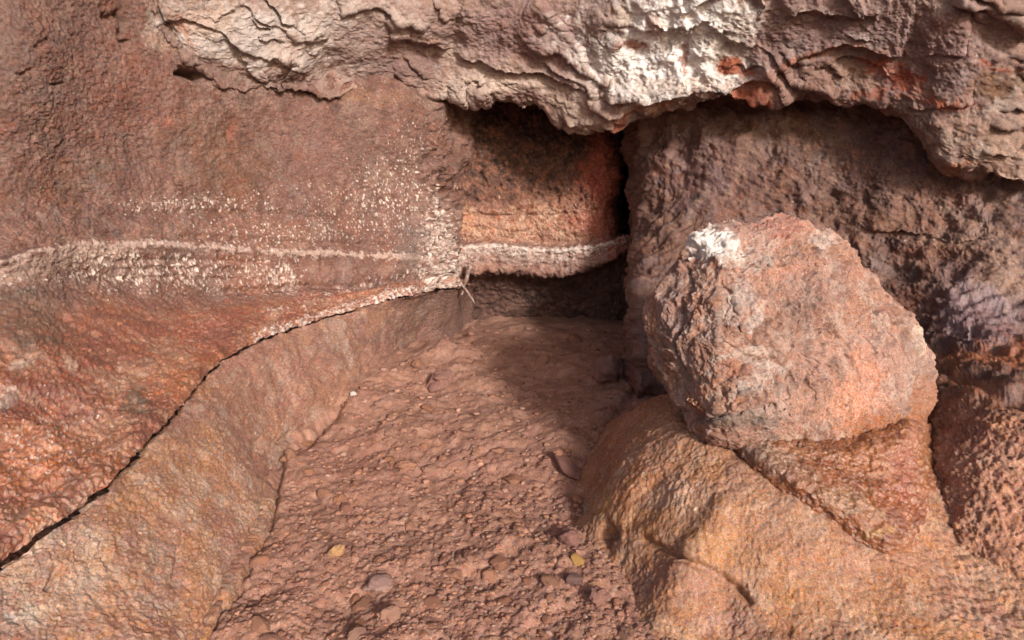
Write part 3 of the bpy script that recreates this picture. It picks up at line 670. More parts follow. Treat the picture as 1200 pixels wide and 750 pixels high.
# =================================================================== FLOOR
na, nr = 640, 760
aa = np.linspace(-.95, .95, na); YY = np.exp(np.linspace(math.log(.7), math.log(9.5), nr))
Ag, Yg = np.meshgrid(aa, YY)
X = Ag * Yg; 
P = np.stack([X, Yg, floor_z(Yg)], -1).astype(F4)
S = Sheet(P, np.broadcast_to(np.array([0, 0, 1], F4), P.shape))
S.tones([C(182, 132, 108), C(164, 116, 94), C(196, 148, 124), C(176, 126, 98)], 6, 11, 6)
for a in [(560, 700, 200, 60, C(190, 136, 114), .4), (440, 700, 50, 60, C(196, 142, 112), .4), (470, 690, 20, 14, C(190, 130, 90), .4), (340, 690, 50, 60, C(188, 134, 112), .4), (600, 560, 100, 60, C(166, 114, 98), .4), (430, 540, 90, 40, C(170, 112, 94), .4), (380, 600, 50, 40, C(170, 118, 94), .4), (780, 720, 70, 30, C(190, 134, 114), .5)]: S.blob(*a)
S.mottle([C(210, 164, 140), C(140, 98, 80), C(186, 128, 102), C(190, 140, 104)], (8, 20, 50), .27, .5, 7)
w1 = fbm(P, 8, 3, seed=91) * .35; w2 = fbm(P, 8, 3, seed=92) * .35
h = np.zeros(P.shape[:2], F4)
big = ss(-.2, .5, fbm(P, 2.2, 3, seed=93))
tone = np.ones(P.shape[:2], F4)
for f, a, sd, br in ((8, .009, 1, .06), (17, .007, 2, .10), (42, .004, 3, .12)):
    d1, d2, cid = worley2(P[..., 0] * f + w1 * f * .12, P[..., 1] * f + w2 * f * .12, sd)
    sz = .35 + .65 * cid
    bump_ = np.sqrt(np.clip(1 - (d1 / (.62 * sz + .12)) ** 2, 0, 1)) * sz
    keep = (hash2((cid * 9999).astype(np.int64), (cid * 77).astype(np.int64), 4) > .35)
    h += a * bump_ * np.where(keep, 1, .25) * (.6 + .5 * big)
    tone += br * (cid - .5) * 2 * ss(.1, .5, bump_)
h += .05 * fbm(P, 1.6, 3, seed=94) + .02 * fbm(P, 7, 3, seed=95) + .006 * fbm(P, 60, 3, seed=96)
S.col *= tone[..., None]
# heap at the far end
h += .05 * np.exp(-((P[..., 1] - 5.4) / .4) ** 2 - ((P[..., 0] + .45) / .5) ** 2) * (1 + fbm(P, 5, 3, seed=97))
S.dn = h
S.crack([(232, 770), (244, 745), (290, 662), (319, 592), (330, 527), (368, 500), (420, 455)], 5, .07, 3)
S.crack([(705, 655), (694, 610), (692, 570), (702, 528), (724, 486), (752, 458)], 6, .06, 4)
S.bake(((40, .003), (110, .0025)), .002, 30.)
FL = S.P.copy()
floor_o = grid_object('cave_floor', S, M['floor'])
tag(floor_o, 'red-brown floor of trodden lava rubble running to the back', 'cave floor', kind='structure')
def on_floor(X_, Y_):
    a = np.clip((X_ / Y_ + .95) / 1.9 * (na - 1), 0, na - 1); r = np.clip((math.log(Y_) - math.log(.7)) / (math.log(9.5) - math.log(.7)) * (nr - 1), 0, nr - 1)
    return float(FL[int(r), int(a), 2])

# =================================================================== MOUND (rounded lava hump under the boulder)
cp = [(690, 605, .03), (692, 570, .07), (700, 530, .12), (722, 487, .20), (752, 458, .27),
      (704, 575, .20), (716, 535, .28), (738, 495, .36), (770, 452, .50),
      (725, 600, .22), (745, 560, .34), (765, 520, .42), (790, 474, .51), (830, 505, .485), (870, 532, .455), (915, 562, .41), (960, 590, .36), (1005, 616, .30), (1050, 640, .24),
      (800, 560, .41), (840, 600, .35), (900, 635, .28), (960, 660, .22), (800, 620, .29), (760, 618, .20), (740, 632, .10), (715, 650, .02),
      (800, 655, .14), (850, 685, .10), (780, 690, .03), (850, 730, .0), (740, 690, -.03), (900, 700, .12), (950, 720, .11), (1020, 690, .16), (1060, 740, .10), (920, 770, .03), (1100, 680, .16), (1150, 700, .12), (1180, 640, .20), (1112, 600, .26), (1134, 540, .34), (1200, 760, .06), (1000, 800, .03), (1180, 560, .30), (850, 790, -.06), (700, 760, -.08), (640, 640, -.08), (650, 560, -.04)]
W = np.array([atz(*c) for c in cp] + [(1.3, 3.2, .5), (.95, 3.7, .33), (1.5, 3.0, .5), (1.6, 3.6, .35), (1.0, 4.3, .12), (1.8, 4.2, .15), (.6, 4.2, .0), (.5, 4.9, .0), (2.2, 3.5, .1), (2.3, 2.8, .1)])
def rbf(W, sm=.004):
    n = len(W)
    r = np.hypot(W[:, None, 0] - W[None, :, 0], W[:, None, 1] - W[None, :, 1])
    K = r + np.eye(n) * 0 + sm * np.eye(n) * -1
    Q = np.c_[np.ones(n), W[:, :2]]
    Mx = np.block([[K, Q], [Q.T, np.zeros((3, 3))]])
    s = np.linalg.solve(Mx, np.r_[W[:, 2], 0, 0, 0])
    def f(x, y):
        z = s[n] + s[n + 1] * x + s[n + 2] * y
        for k in range(n): z = z + s[k] * np.sqrt((x - W[k, 0]) ** 2 + (y - W[k, 1]) ** 2 + .002)
        return z
    return f
fm = rbf(W, .03)
gx = np.linspace(.1, 2.35, 560); gy = np.exp(np.linspace(math.log(1.35), math.log(4.9), 640))
X, Y = np.meshgrid(gx, gy)
Z = fm(X, Y)
P = np.stack([X, Y, Z], -1).astype(F4)
S = Sheet(P, facing(P, normals(P)))
S.tones([C(190, 132, 88), C(172, 112, 70), C(202, 148, 108), C(180, 116, 66)], 7.0, 12, 6)
for a in [(710, 560, 24, 60, C(158, 98, 48), .8), (730, 520, 26, 40, C(178, 104, 52), .7), (705, 590, 20, 18, C(196, 140, 60), .8), (760, 470, 16, 26, C(176, 108, 60), .7), (760, 560, 30, 30, C(200, 128, 62), .6), (800, 590, 40, 40, C(214, 162, 124), .6), (800, 530, 60, 36, C(190, 140, 108), .6), (760, 610, 60, 16, C(206, 138, 66), .7),
          (900, 600, 80, 30, C(180, 134, 106), .6, 30), (870, 560, 40, 16, C(168, 124, 98), .6, 30), (840, 640, 60, 22, C(204, 148, 92), .6, 20), (930, 660, 60, 30, C(196, 140, 108), .6), (960, 620, 50, 20, C(190, 142, 110), .6, 30), (920, 690, 40, 20, C(206, 140, 74), .7), (1000, 720, 60, 20, C(190, 124, 70), .6), (1060, 660, 30, 40, C(190, 116, 70), .6), (1010, 670, 40, 20, C(200, 148, 118), .6),
          (780, 680, 60, 26, C(186, 134, 112), .8), (850, 720, 50, 20, C(186, 132, 112), .7), (1120, 650, 40, 60, C(188, 130, 102), .7), (1150, 720, 60, 30, C(184, 126, 102), .7), (1150, 560, 50, 50, C(180, 124, 98), .7), (1100, 560, 14, 40, C(190, 132, 96), .5), (950, 745, 80, 16, C(176, 118, 84), .6)]: S.blob(*a)
S.mottle([C(178, 152, 132), C(208, 134, 54), C(154, 90, 50), C(228, 186, 150)], (5, 13, 34), .22, .65, 8)
S.flecks(np.exp(-((S.px - 800) / 110) ** 2 - ((S.py - 575) / 70) ** 2) * .7, C(232, 200, 165), .4, (55, 55, 55), .004, 17)
S.wet = np.maximum(S.wet, .35 * np.exp(-((S.px - 780) / 90) ** 2 - ((S.py - 570) / 60) ** 2))
S.crack([(740, 628), (770, 640), (800, 655), (830, 668), (862, 690), (885, 712)], 4, .035, 2)
S.step([(735, 626), (770, 641), (800, 656), (830, 669), (862, 691)], .03, 30, (0, -.5, .3), 2, 2)
d1, d2, cid = worley2(P[..., 0] * 30 + fbm(P, 14, 2, seed=1) * .5, P[..., 1] * 30 + fbm(P, 14, 2, seed=2) * .5, 8)
gr = ss(1060, 1120, S.px)
S.dn += .012 * np.clip(1 - d1 * 1.2, 0, 1) * gr
S.col *= (1 + gr * (cid - .5) * .3)[..., None]
S.dn += .025 * fbm(P, 3.0, 2, seed=101) + .006 * fbm(P, 9, 3, .6, seed=102)
S.crack([(788, 470), (832, 506), (870, 533), (915, 564), (960, 592), (1010, 620), (1052, 643)], 3.5, .03, 2)
S.dn -= .07 * np.exp(-(((S.wx - 708) / 15) ** 2 + ((S.wy - 626) / 9) ** 2) ** 1.4)
S.wet = np.maximum(S.wet, .5 * ss(.0, .6, fbm(P, 6, 3, seed=56)))
S.bake(((14, .004), (40, .003), (100, .003), (220, .002)), .001, 18., plates=((4, .010, 5), (11, .006, 4)))
keep = S.P[..., 2] > floor_z(S.P[..., 1]) - .12
tag(grid_object('lava_mound', S, M['mound'], mask=keep), 'rounded ochre lava mound on the floor carrying the big boulder', 'lava mound')

# =================================================================== WET SLAB between boulder and mound
bot = [(796, 474, .49), (832, 504, .50), (870, 530, .48), (915, 560, .44), (960, 588, .39), (1008, 616, .33), (1050, 640, .265), (1085, 606, .27), (1102, 562, .30), (1100, 505, .34)]
topp = [(806, 466, 2.86), (842, 490, 2.76), (880, 510, 2.71), (918, 519, 2.68), (958, 523, 2.67), (1000, 523, 2.68), (1036, 516, 2.70), (1060, 508, 2.74), (1072, 500, 2.82), (1080, 492, 2.92)]
rb = [atz(*p) for p in bot]; rt = [at(*p) for p in topp]
rbk = [(p[0] * 1.1, p[1] + .35, p[2] + .03) for p in rt]
cen = np.array([1.15, 2.9, 0])
under = [tuple(np.array(p) + (cen - np.array(p)) * np.array([.06, .06, 0]) + np.array([0, 0, -.10])) for p in rb]
net = [rbk, rt, between(rt, rb, .3, .0), between(rt, rb, .65, .012), between(rt, rb, .92, .022), rb, under]
A, tv_, tu_ = loft(net, 240, 380)
S = Sheet(A, facing(A, normals(A)))
S.tones([C(156, 88, 36), C(138, 72, 28), C(172, 106, 54)], 7.0, 13)
for a in [(850, 510, 50, 20, C(140, 110, 90), .8, 30), (900, 535, 50, 18, C(150, 118, 96), .8, 25, .5), (950, 530, 60, 10, C(160, 104, 58), .7, 8), (930, 550, 40, 12, C(176, 130, 98), .6, 30, .7), (1000, 590, 50, 16, C(184, 140, 104), .7, 30, .8), (1040, 540, 60, 30, C(176, 104, 44), .8, 0, .8), (1060, 590, 40, 26, C(176, 98, 42), .8, 0, .9), (1085, 540, 14, 40, C(166, 104, 52), .7, 0, .7), (1040, 630, 20, 8, C(200, 150, 60), .6), (1060, 560, 14, 40, C(160, 76, 46), .5)]: S.blob(*a)
S.wet = np.maximum(S.wet, .35 + .5 * ss(-.1, .4, fbm(A, 9, 3, seed=112)))
S.dn += .010 * fbm(A, 4, 2, seed=110) + .008 * fbm(A * np.array([1, .6, 1], F4), 22, 3, .6, seed=111) * ss(860, 960, S.px)
S.bake(((30, .006), (80, .003), (180, .0015)), .006, 20.)
tag(grid_object('lava_slab', S, M['wet']), 'wedge of wet orange-brown lava jutting out between boulder and mound', 'lava slab')

# =================================================================== BOULDER
outl = [(1086, 440), (1080, 405), (1066, 384), (1050, 358), (1030, 336), (1004, 310), (982, 286), (950, 272), (918, 259), (885, 266), (850, 264), (814, 274), (800, 302), (768, 345), (759, 365), (762, 400), (770, 440), (788, 470), (818, 505), (860, 528), (930, 534), (1000, 536), (1060, 522), (1086, 490)]
ctr = (930, 405)
ph = np.array([math.atan2(-(y - ctr[1]), x - ctr[0]) for x, y in outl]); ph = np.unwrap(ph)
rr = np.array([math.hypot(x - ctr[0], y - ctr[1]) for x, y in outl])
o_ = np.argsort(ph); ph = ph[o_]; rr = rr[o_]
phe = np.r_[ph - 2 * math.pi, ph, ph + 2 * math.pi]; rre = np.r_[rr, rr, rr]
nph, nth = 900, 620
phi = np.linspace(-math.pi, math.pi, nph + 1)[:-1]
R = np.interp(phi, phe, rre)
th = np.linspace(0.001, math.pi - .001, nth)
TH, PHI = np.meshgrid(th, phi, indexing='ij')
Yc = 2.98
e1 = .60
sn = np.sin(TH); cs = np.cos(TH)
rad = np.abs(sn) ** e1 * R[None] * np.where(cs < 0, .985, 1.0)
dep = -np.sign(cs) * np.abs(cs) ** .85 * np.where(cs > 0, .16, .55)
qx = rad * np.cos(PHI) / 160.; qz = rad * np.sin(PHI) / 130.          # about -1..1 across the face
# the front leans back: its top lies deeper than its foot; a blunt ridge runs down it left of the middle
lean = qz * .20 + .16 * np.clip(qx + .45, 0, 2) * .6 + .42 * np.clip(-qx - .55, 0, 1) + .10 * np.clip(qz - .5, 0, 1)
Yd = Yc + dep + lean
ra, rz2 = ray(ctr[0] + rad * np.cos(PHI), ctr[1] - rad * np.sin(PHI))
P = np.stack([ra * Yd, Yd, CAMZ + rz2 * Yd], -1).astype(F4)
N = normals(P)
cen = P.mean((0, 1)); N = np.where((((P - cen) * N).sum(-1) > 0).mean() > .5, 1, -1) * N
S = Sheet(P, N.astype(F4))
back = ss(.1, -.1, cs).astype(F4)
S.tones([C(190, 140, 114), C(170, 122, 100), C(206, 158, 130), C(160, 112, 90)], 7.0, 14, 6)
for a in [(835, 290, 32, 26, C(250, 240, 232) * F4(1.3), .98), (850, 300, 18, 12, C(240, 225, 215), .6), (880, 280, 30, 20, C(196, 150, 132), .6), (920, 272, 40, 14, C(206, 136, 112), .8), (965, 290, 26, 8, C(226, 204, 192), .8), (900, 315, 60, 8, C(212, 150, 122), .7), (885, 305, 14, 14, C(196, 178, 168), .7),
          (790, 375, 26, 40, C(170, 140, 132), .7), (795, 430, 30, 40, C(176, 142, 128), .5), (860, 350, 14, 30, C(222, 200, 190), .7, 20), (875, 370, 8, 24, C(226, 206, 196), .7, 20), (950, 340, 60, 30, C(196, 148, 130), .5), (1010, 360, 16, 16, C(222, 158, 122), .7), (1025, 410, 30, 30, C(204, 160, 144), .6),
          (1015, 450, 34, 50, C(228, 160, 126), .9), (1000, 480, 30, 30, C(232, 164, 124), .8), (1060, 440, 26, 60, C(204, 158, 138), .6), (1078, 400, 8, 26, C(235, 205, 180), .8), (1082, 430, 5, 30, C(235, 200, 170), .6),  # closing pale strips paint the light along the right edge
          (850, 430, 30, 16, C(196, 128, 92), .6), (850, 460, 22, 28, C(198, 136, 92), .7), (885, 440, 40, 12, C(222, 204, 192), .7, -40), (900, 420, 30, 8, C(220, 200, 188), .6), (870, 410, 50, 6, C(222, 198, 180), .6, -10), (890, 480, 40, 16, C(206, 184, 172), .6, -30), (850, 495, 40, 12, C(124, 108, 96), .75, -15), (920, 505, 40, 10, C(206, 168, 142), .6), (830, 470, 10, 40, C(186, 120, 80), .6), (765, 380, 6, 40, C(186, 130, 86), .7), (775, 440, 10, 30, C(180, 120, 78), .7), (960, 420, 30, 30, C(210, 162, 142), .6), (930, 460, 50, 40, C(200, 152, 128), .5), (1000, 520, 60, 8, C(206, 150, 96), .7)]: S.blob(*a)
S.mottle([C(158, 138, 130), C(216, 148, 112), C(122, 88, 76), C(226, 204, 190)], (6, 15, 36), .24, .6, 9)
S.blob(1045, 506, 60, 22, C(184, 112, 60), .8); S.blob(1074, 480, 16, 40, C(186, 118, 70), .7); S.blob(940, 524, 60, 8, C(176, 116, 76), .7)
S.blob(835, 290, 28, 22, C(250, 240, 232) * F4(1.3), .9)
S.flecks(np.clip(np.exp(-((S.px - 870) / 60) ** 2 - ((S.py - 430) / 70) ** 2) * .8 + .5 * np.exp(-((S.px - 960) / 90) ** 2 - ((S.py - 340) / 60) ** 2), 0, 1) * (1 - back), C(234, 218, 208), .4, (45, 45, 45), .006, 19, .6)
S.flecks(np.exp(-((S.px - 836) / 26) ** 2 - ((S.py - 290) / 20) ** 2) * (1 - back), C(250, 240, 232), .0, (30, 30, 30), .02, 20, .3)
TO = (0, -.7, .25)
smooth = np.exp(-((S.px - 1010) / 38) ** 2 - ((S.py - 465) / 50) ** 2)
rough = 1 - .8 * smooth
rough *= 1 - .15 * np.exp(-(cs / .25) ** 2).astype(F4)
S.dn += .012 * fbm(P, 11, 3, .6, seed=125) * rough
S.dn += .05 * fbm(P, 3.2, 4, .5, seed=120) * rough + .016 * fbm(P, 7, 4, .5, seed=121, ridged=True) * rough + .008 * fbm(P, 14, 3, .6, seed=122) * rough
lay = (P[..., 2] * .9 + P[..., 0] * .5 - P[..., 1] * .4) * 9 + 1.8 * fbm(P, 3.0, 4, seed=123)
saw = lay - np.floor(lay)
S.dn += .022 * saw ** 1.4 * ss(1.0, .9, saw) * ss(-.2, .4, fbm(P, 3.5, 2, seed=124)) * rough
fr = (1 - back)
if True:
    for poly, h_, fall, sd in [
        ([(820, 300), (860, 318), (900, 312), (950, 318), (985, 305)], .016, 40, 1),
        ([(795, 420), (850, 408), (900, 412), (935, 430), (960, 452), (985, 455)], .016, 40, -1),
        ([(845, 330), (858, 350), (866, 375), (872, 392)], .02, 18, 1),
        ([(955, 380), (990, 395), (1020, 400), (1045, 430), (1052, 470)], .014, 40, 1),
        ([(790, 455), (830, 440), (850, 425), (870, 440), (860, 475), (835, 500)], .014, 30, 1),
        ([(830, 500), (860, 485), (900, 478), (925, 500)], .016, 30, -1)]:
        S.step(poly, h_, fall, TO, 7, 4, side=sd)
S.dv *= fr[..., None]
for poly, w_, d_ in [([(800, 300), (812, 335), (802, 365), (796, 415), (806, 450)], 2.6, .022), ([(842, 330), (852, 345), (862, 365), (870, 392)], 2.4, .02), ([(848, 408), (875, 418), (905, 424), (925, 444), (955, 456)], 2.4, .016),
                     ([(900, 398), (930, 384), (965, 386)], 2.2, .014), ([(836, 500), (850, 480), (846, 450), (870, 425), (890, 418)], 2.4, .018), ([(930, 350), (902, 376), (872, 398)], 2.2, .012), ([(960, 400), (985, 408), (1000, 430)], 2.2, .014), ([(1010, 350), (1026, 375), (1046, 395)], 2.2, .012), ([(905, 300), (945, 292), (980, 300)], 2.2, .012)]:
    S.crack(poly, w_, d_, 5)
S.dn = np.where(cs < 0, np.maximum(S.dn, -.08), S.dn)
S.bake(((16, .005), (45, .004), (110, .0035), (240, .0016)), .003, 13., plates=((3, .022, 4), (8, .010, 4)))
i = np.arange(nth * nph).reshape(nth, nph); j = np.roll(i, -1, 1)
q = np.stack([i[:-1], j[:-1], j[1:], i[1:]], -1).reshape(-1, 4)
ob = mesh_from('boulder', S.P.reshape(-1, 3), q[:, ::-1], S.col.reshape(-1, 3), S.wet.ravel(), M['boulder'])
tag(ob, 'big pinkish boulder with a white crusted top corner, resting on the mound', 'boulder')

# =================================================================== STONES ON THE FLOOR
def stone_material():
    m = bpy.data.materials.new('loose_stone_rock'); m.use_nodes = True
    nt = m.node_tree; nd = nt.nodes; L = nt.links; b = nd['Principled BSDF']
    oi = nd.new('ShaderNodeObjectInfo'); tc = nd.new('ShaderNodeTexCoord')
    rp = nd.new('ShaderNodeValToRGB'); e = rp.color_ramp.elements
    cols = [C(164, 114, 94), C(180, 128, 104), C(190, 138, 114), C(176, 120, 92), C(180, 138, 120), C(168, 114, 96)]
    e[0].color = (*cols[0], 1); e[1].color = (*cols[-1], 1)
    for k in range(1, 5):
        q_ = e.new(k / 5); q_.color = (*cols[k], 1)
    L.new(oi.outputs['Random'], rp.inputs[0])
    n = nd.new('ShaderNodeTexNoise'); n.inputs['Scale'].default_value = 70; n.inputs['Detail'].default_value = 6
    L.new(tc.outputs['Object'], n.inputs['Vector'])
    mr = nd.new('ShaderNodeMapRange'); mr.inputs['From Min'].default_value = .3; mr.inputs['From Max'].default_value = .7; mr.inputs['To Min'].default_value = .7; mr.inputs['To Max'].default_value = 1.3
    L.new(n.outputs['Fac'], mr.inputs['Value'])
    vm = nd.new('ShaderNodeVectorMath'); vm.operation = 'SCALE'; L.new(rp.outputs[0], vm.inputs[0]); L.new(mr.outputs[0], vm.inputs['Scale'])
    L.new(vm.outputs[0], b.inputs['Base Color']); b.inputs['Roughness'].default_value = .92; b.inputs['Specular IOR Level'].default_value = .2
    bp = nd.new('ShaderNodeBump'); bp.inputs['Strength'].default_value = .7; bp.inputs['Distance'].default_value = .008
    L.new(n.outputs['Fac'], bp.inputs['Height']); L.new(bp.outputs[0], b.inputs['Normal'])
    return m
M['stone'] = stone_material()

import bmesh
def ico(sub):
    bm = bmesh.new(); bmesh.ops.create_icosphere(bm, subdivisions=sub, radius=1)
    v = np.array([x.co[:] for x in bm.verts], F4); f = np.array([[y.index for y in x.verts] for x in bm.faces]); bm.free()
    return v, f
IV, IF = ico(4); JV, JF = ico(2)
def stone_verts(v, seed, flat=.65, elong=1.0, rough=.35):
    d = 1 + rough * fbm(v, 1.1, 3, .55, seed) + .10 * fbm(v, 4.5, 3, .6, seed + 3)
    # a few flat facets
    r2 = np.random.default_rng(int(seed * 10) + 3)
    p = v * d[:, None]
    for _ in range(5):
        n = r2.normal(size=3); n /= np.linalg.norm(n); k = p @ n
        lim = .62 + .2 * r2.random()
        p = p - np.clip(k - lim, 0, None)[:, None] * n * .8
    p[:, 0] *= elong; p[:, 2] *= flat
    return p.astype(F4)

def col_attr(me, c, n):
    a = me.attributes.new('Col', 'FLOAT_COLOR', 'POINT')
    q = np.ones((n, 4), F4); q[:, :3] = c; a.data.foreach_set('color', q.ravel())

def stone_mesh(seed, flat=.65, elong=1., rough=.35):
    p = stone_verts(IV, seed, flat, elong, rough)
    me = bpy.data.meshes.new('stone'); me.from_pydata(p.tolist(), [], IF.tolist())
    me.polygons.foreach_set('use_smooth', np.ones(len(IF), bool))
    return me
protos = []
for k in range(14):
    me = stone_mesh(k + .5, .55 + .3 * rng.random(), 1 + .5 * rng.random()); me.materials.append(M['stone'])
    protos.append(me)

placed = []
def inside(px, py):
    lx_ = np.interp(py, [390, 450, 500, 525, 592, 662, 752], [515, 425, 368, 335, 325, 298, 248]) + 6
    rx2 = np.interp(py, [390, 450, 480, 530, 600, 640, 660, 700, 750], [735, 735, 710, 690, 680, 690, 720, 780, 850])
    return lx_ < px < rx2
n = 0; tries = 0
src = None
while n < 170 and tries < 9000:
    tries += 1
    py = 385 + 380 * rng.random() ** .8; px = 240 + 620 * rng.random()
    if not inside(px, py): continue
    x, y, z = atfloor(px, py)
    spx = 4.0 + 8.0 * rng.random() ** 3.2                 # half size in photo pixels
    if py < 520: spx *= .8
    r_ = spx * y / FPX
    if any((x - a) ** 2 + (y - b_) ** 2 < ((r_ + c_) * .9) ** 2 for a, b_, c_ in placed): continue
    placed.append((x, y, r_))
    if src is None:
        o = bpy.data.objects.new('stone', protos[0]); src = o
    else:
        o = src.copy(); o.data = protos[n % len(protos)]
    COL.objects.link(o)
    o.location = (x, y, on_floor(x, y) - r_ * .05)
    o.rotation_euler = (rng.normal() * .2, rng.normal() * .2, rng.random() * 6.28)
    o.scale = (r_, r_, r_ * (.75 + .4 * rng.random()))
    tag(o, 'small red-brown stone lying in the rubble of the cave floor', 'stone', 'loose stones in the floor rubble')
    n += 1

# chips gathered at the foot of the bank and of the mound
lines = [np.array([(236, 752), (292, 660), (322, 590), (334, 530), (372, 500), (424, 456)], float), np.array([(712, 668), (690, 612), (687, 570), (696, 528), (716, 486), (742, 462)], float)]
for ln, lab, grp in zip(lines, ('angular chip of lava fallen along the foot of the lower left bank', 'angular chip of lava fallen along the left foot of the mound'), ('chips along the foot of the bank', 'chips along the foot of the mound')):
    for k in range(26):
        t_ = rng.random() * (len(ln) - 1); i_ = int(t_); p_ = ln[i_] + (ln[i_ + 1] - ln[i_]) * (t_ - i_) + rng.normal(size=2) * 5
        x, y, z = atfloor(p_[0], p_[1])
        r_ = (2.5 + 6 * rng.random() ** 2) * y / FPX
        o = src.copy(); o.data = protos[k % len(protos)]; COL.objects.link(o)
        o.location = (x, y, on_floor(x, y) + r_ * .25); o.rotation_euler = (rng.normal() * .5, rng.normal() * .5, rng.random() * 6.28); o.scale = (r_, r_, r_ * 1.1)
        tag(o, lab, 'stone chip', grp)
for k in range(16):                                             # grit in the seam below the boulder
    t_ = rng.random() * 6.4; i_ = int(t_); p_ = np.array(rt[i_]) * (1 - t_ + i_) + np.array(rt[i_ + 1]) * (t_ - i_)
    r_ = .006 + .012 * rng.random() ** 2
    o = src.copy(); o.data = protos[k % len(protos)]; COL.objects.link(o)
    o.location = (p_[0], p_[1] - .012, p_[2] + .004); o.rotation_euler = (rng.normal(), rng.normal(), rng.random() * 6.28); o.scale = (r_, r_, r_)
    tag(o, 'bit of grit lodged in the seam under the big boulder', 'stone chip', 'grit in the seam under the boulder')

def special(name, px, py, r, seed, c, label, flat=.6, elong=1., rz=0., dz=.3, tilt=(0, 0), rough=.6):
    me = stone_mesh(seed, flat, elong, rough)
    col_attr(me, c, len(IV)); me.materials.append(M['boulder'])
    o = bpy.data.objects.new(name, me); COL.objects.link(o)
    x, y, z = atfloor(px, py)
    R_ = r * y / FPX
    o.scale = (R_, R_, R_); o.location = (x, y, on_floor(x, y) + R_ * dz); o.rotation_euler = (tilt[0], tilt[1], rz)
    tag(o, label, 'stone'); return o
special('stone', 395, 648, 9.5, 40.5, C(236, 178, 112), 'small tan-yellow stone lying alone on the open rubble floor', .95, 1.0, .3, .35, rough=.7)
special('stone', 676, 663, 6.5, 41.5, C(214, 160, 62), 'upright mustard-yellow stone at the foot of the mound', .8, 1.6, -.9, .5, (0, .5), rough=.6)
special('stone', 664, 552, 11, 42.5, C(172, 116, 100), 'long narrow reddish stone leaning at the left edge of the mound', .5, 2.4, -1.0, .6, (0, .25), .3)
special('stone', 655, 542, 5, 42.9, C(206, 140, 104), 'little orange stone on the tip of the long narrow stone', .8, 1.2, .4, 2.2)
special('stone', 445, 686, 18, 43.5, C(202, 156, 142), 'flat grey-mauve stone set in the foreground rubble', .4, 1.1, .2, .15)
special('stone', 455, 727, 13, 44.5, C(206, 150, 122), 'rounded tan stone near the bottom edge of the rubble floor', .8, 1.05, .7, .3)
special('stone', 714, 452, 19, 45.5, C(170, 122, 106), 'jagged grey-brown stone at the back in the shadow of the boulder', .8, 1.3, .4, .5, (.2, .2), .6)
special('stone', 668, 642, 13, 46.5, C(176, 122, 106), 'blunt reddish stone standing just above the mustard-yellow stone', 1.0, 1.0, .4, .5)
special('stone', 673, 690, 10, 47.5, C(144, 106, 96), 'dark grey stone just below the mustard-yellow stone', .7, 1.2, .2, .4)
special('stone', 697, 694, 9, 48.5, C(226, 164, 116), 'pale orange stone half buried in front of the mound', .5, 1.3, .5, .25)
special('stone', 700, 712, 13, 49.5, C(184, 128, 110), 'reddish stone block in front of the pale orange stone', .8, 1.2, 1.2, .4)
special('stone', 517, 448, 14, 50.5, C(176, 124, 106), 'rounded brown stone topping the heap at the back of the floor', .8, 1.2, .2, .4)
special('stone', 415, 466, 3.5, 51.5, C(245, 238, 230), 'tiny white stone at the foot of the lower left bank', .7, 1.6, .2, .6)
special('stone', 358, 503, 6, 52.5, C(190, 124, 82), 'small orange stone in the corner where bank meets floor', .6, 1.5, .3, .4)

# gravel: far too many to count
gv = []; gf = []; gc = []; off = 0
PV = [stone_verts(JV, 60.5 + k, .6, 1.2) for k in range(10)]
gcols = [C(166, 116, 96), C(180, 128, 104), C(190, 140, 114), C(176, 122, 94), C(184, 142, 122), C(186, 132, 100), C(156, 106, 88)]
cnt = 0
while cnt < 3600:
    py = 380 + 385 * rng.random() ** .7; px = 230 + 640 * rng.random()
    if not inside(px, py): continue
    x, y, z = atfloor(px, py)
    r_ = (1.2 + 3.4 * rng.random() ** 2) * y / FPX
    v = PV[cnt % 10] * r_
    an_ = rng.random() * 6.28; ca, sa = math.cos(an_), math.sin(an_)
    v = v @ np.array([[ca, sa, 0], [-sa, ca, 0], [0, 0, 1]], F4)
    gv.append(v + np.array([x, y, on_floor(x, y) + r_ * .1], F4)); gf.append(JF + off); off += len(JV)
    gc.append(np.broadcast_to(gcols[rng.integers(7)] * (.8 + .4 * rng.random()), (len(JV), 3))); cnt += 1
V = np.concatenate(gv); c_ = np.concatenate(gc)
o = mesh_from('gravel', V, np.concatenate(gf), c_, np.zeros(len(V)), M['floor'])
tag(o, 'fine red-brown lava gravel between the floor stones', 'gravel', kind='stuff')

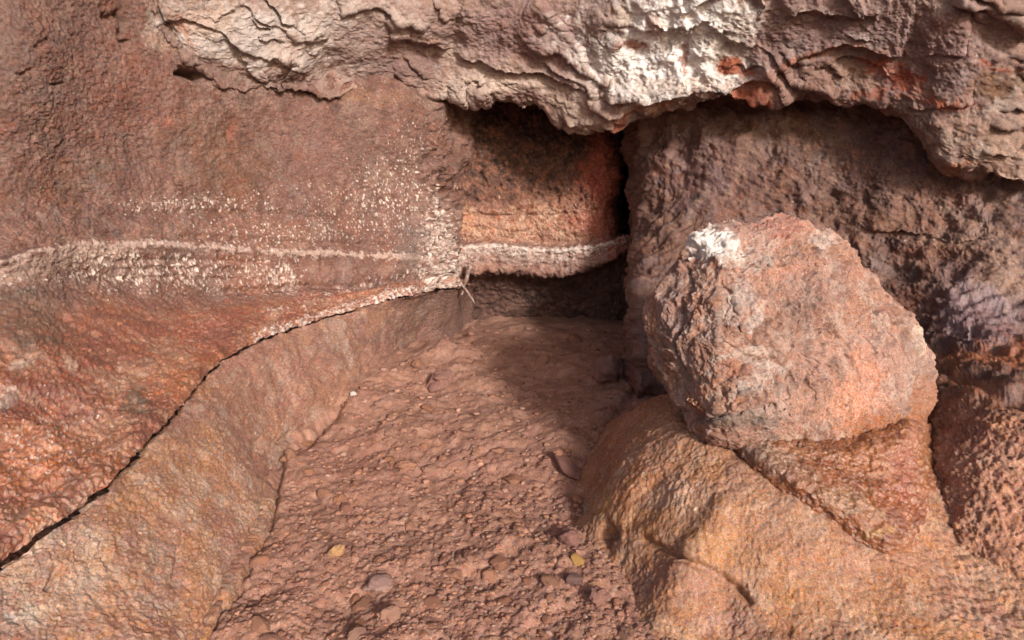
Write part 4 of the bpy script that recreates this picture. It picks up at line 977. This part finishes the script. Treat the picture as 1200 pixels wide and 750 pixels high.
# =================================================================== unseen shell added round the cave to keep sky light out, ground outside
def hull():
    u = np.linspace(0, 1, 60); v = np.linspace(0, 1, 90)
    U, V_ = np.meshgrid(u, v, indexing='ij')
    ang = math.pi * (V_ * 1.3 - .15)
    k = np.sqrt(np.clip(1 - (np.clip(U - .45, 0, 1) / .55) ** 2, 0, 1))
    Yh = 4.6 + 6.4 * U
    X = np.cos(ang) * 6.5 * k; Z = 5.6 * np.sin(ang) * k + .3
    P = np.stack([X, Yh, Z], -1).astype(F4)
    P += normals(P) * (.25 * fbm(P, .8, 4, seed=130))[..., None]
    S = Sheet(P, normals(P)); S.tones([C(120, 80, 66), C(100, 66, 54)], 1.0, 15); return S
S = hull()
tag(grid_object('sky_block_shell', S, M['wall']), kind='structure')
g_ = np.linspace(-1, 1, 41); g_ = np.sign(g_) * np.abs(g_) ** 3 * 400
X, Y = np.meshgrid(g_, g_)
P = np.stack([X, Y, -.22 + 0 * X], -1).astype(F4)
S = Sheet(P, np.broadcast_to(np.array([0, 0, 1], F4), P.shape)); S.col = np.broadcast_to(C(150, 110, 92), P.shape).astype(F4).copy()
tag(grid_object('ground', S, M['floor']), kind='structure')

# =================================================================== light, sky, camera
SUN_EL, SUN_AZ = math.radians(21), math.radians(26)
sd = Vector((math.sin(SUN_AZ) * math.cos(SUN_EL), -math.cos(SUN_AZ) * math.cos(SUN_EL), math.sin(SUN_EL)))
ld = bpy.data.lights.new('sun', 'SUN'); ld.energy = 3.3; ld.angle = math.radians(8.0); ld.color = (1.0, .97, .92)
lo = bpy.data.objects.new('sun', ld); COL.objects.link(lo); lo.rotation_euler = sd.to_track_quat('Z', 'Y').to_euler()
w = bpy.data.worlds.new('World'); sc.world = w; w.use_nodes = True
nt = w.node_tree; bg = nt.nodes['Background']
sky = nt.nodes.new('ShaderNodeTexSky'); sky.sky_type = 'NISHITA'; sky.sun_disc = False
sky.sun_elevation = SUN_EL; sky.sun_rotation = math.atan2(sd.x, sd.y)
nt.links.new(sky.outputs[0], bg.inputs[0]); bg.inputs[1].default_value = .11
sky.air_density = .7; sky.dust_density = 3.0; sky.ozone_density = .2
cd = bpy.data.cameras.new('camera'); cd.sensor_width = 36; cd.lens = 36 * FPX / 1200; cd.clip_start = .05; cd.clip_end = 1000
co = bpy.data.objects.new('camera', cd); COL.objects.link(co); co.location = (0, 0, CAMZ); co.rotation_euler = (math.pi / 2 - PITCH, 0, 0)
sc.camera = co
vs = sc.view_settings; vs.view_transform = 'Standard'; vs.look = 'None'; vs.gamma = 1; vs.exposure = .64; vs.use_curve_mapping = False
sc.cycles.max_bounces = 6; sc.cycles.diffuse_bounces = 4; sc.cycles.use_denoising = True
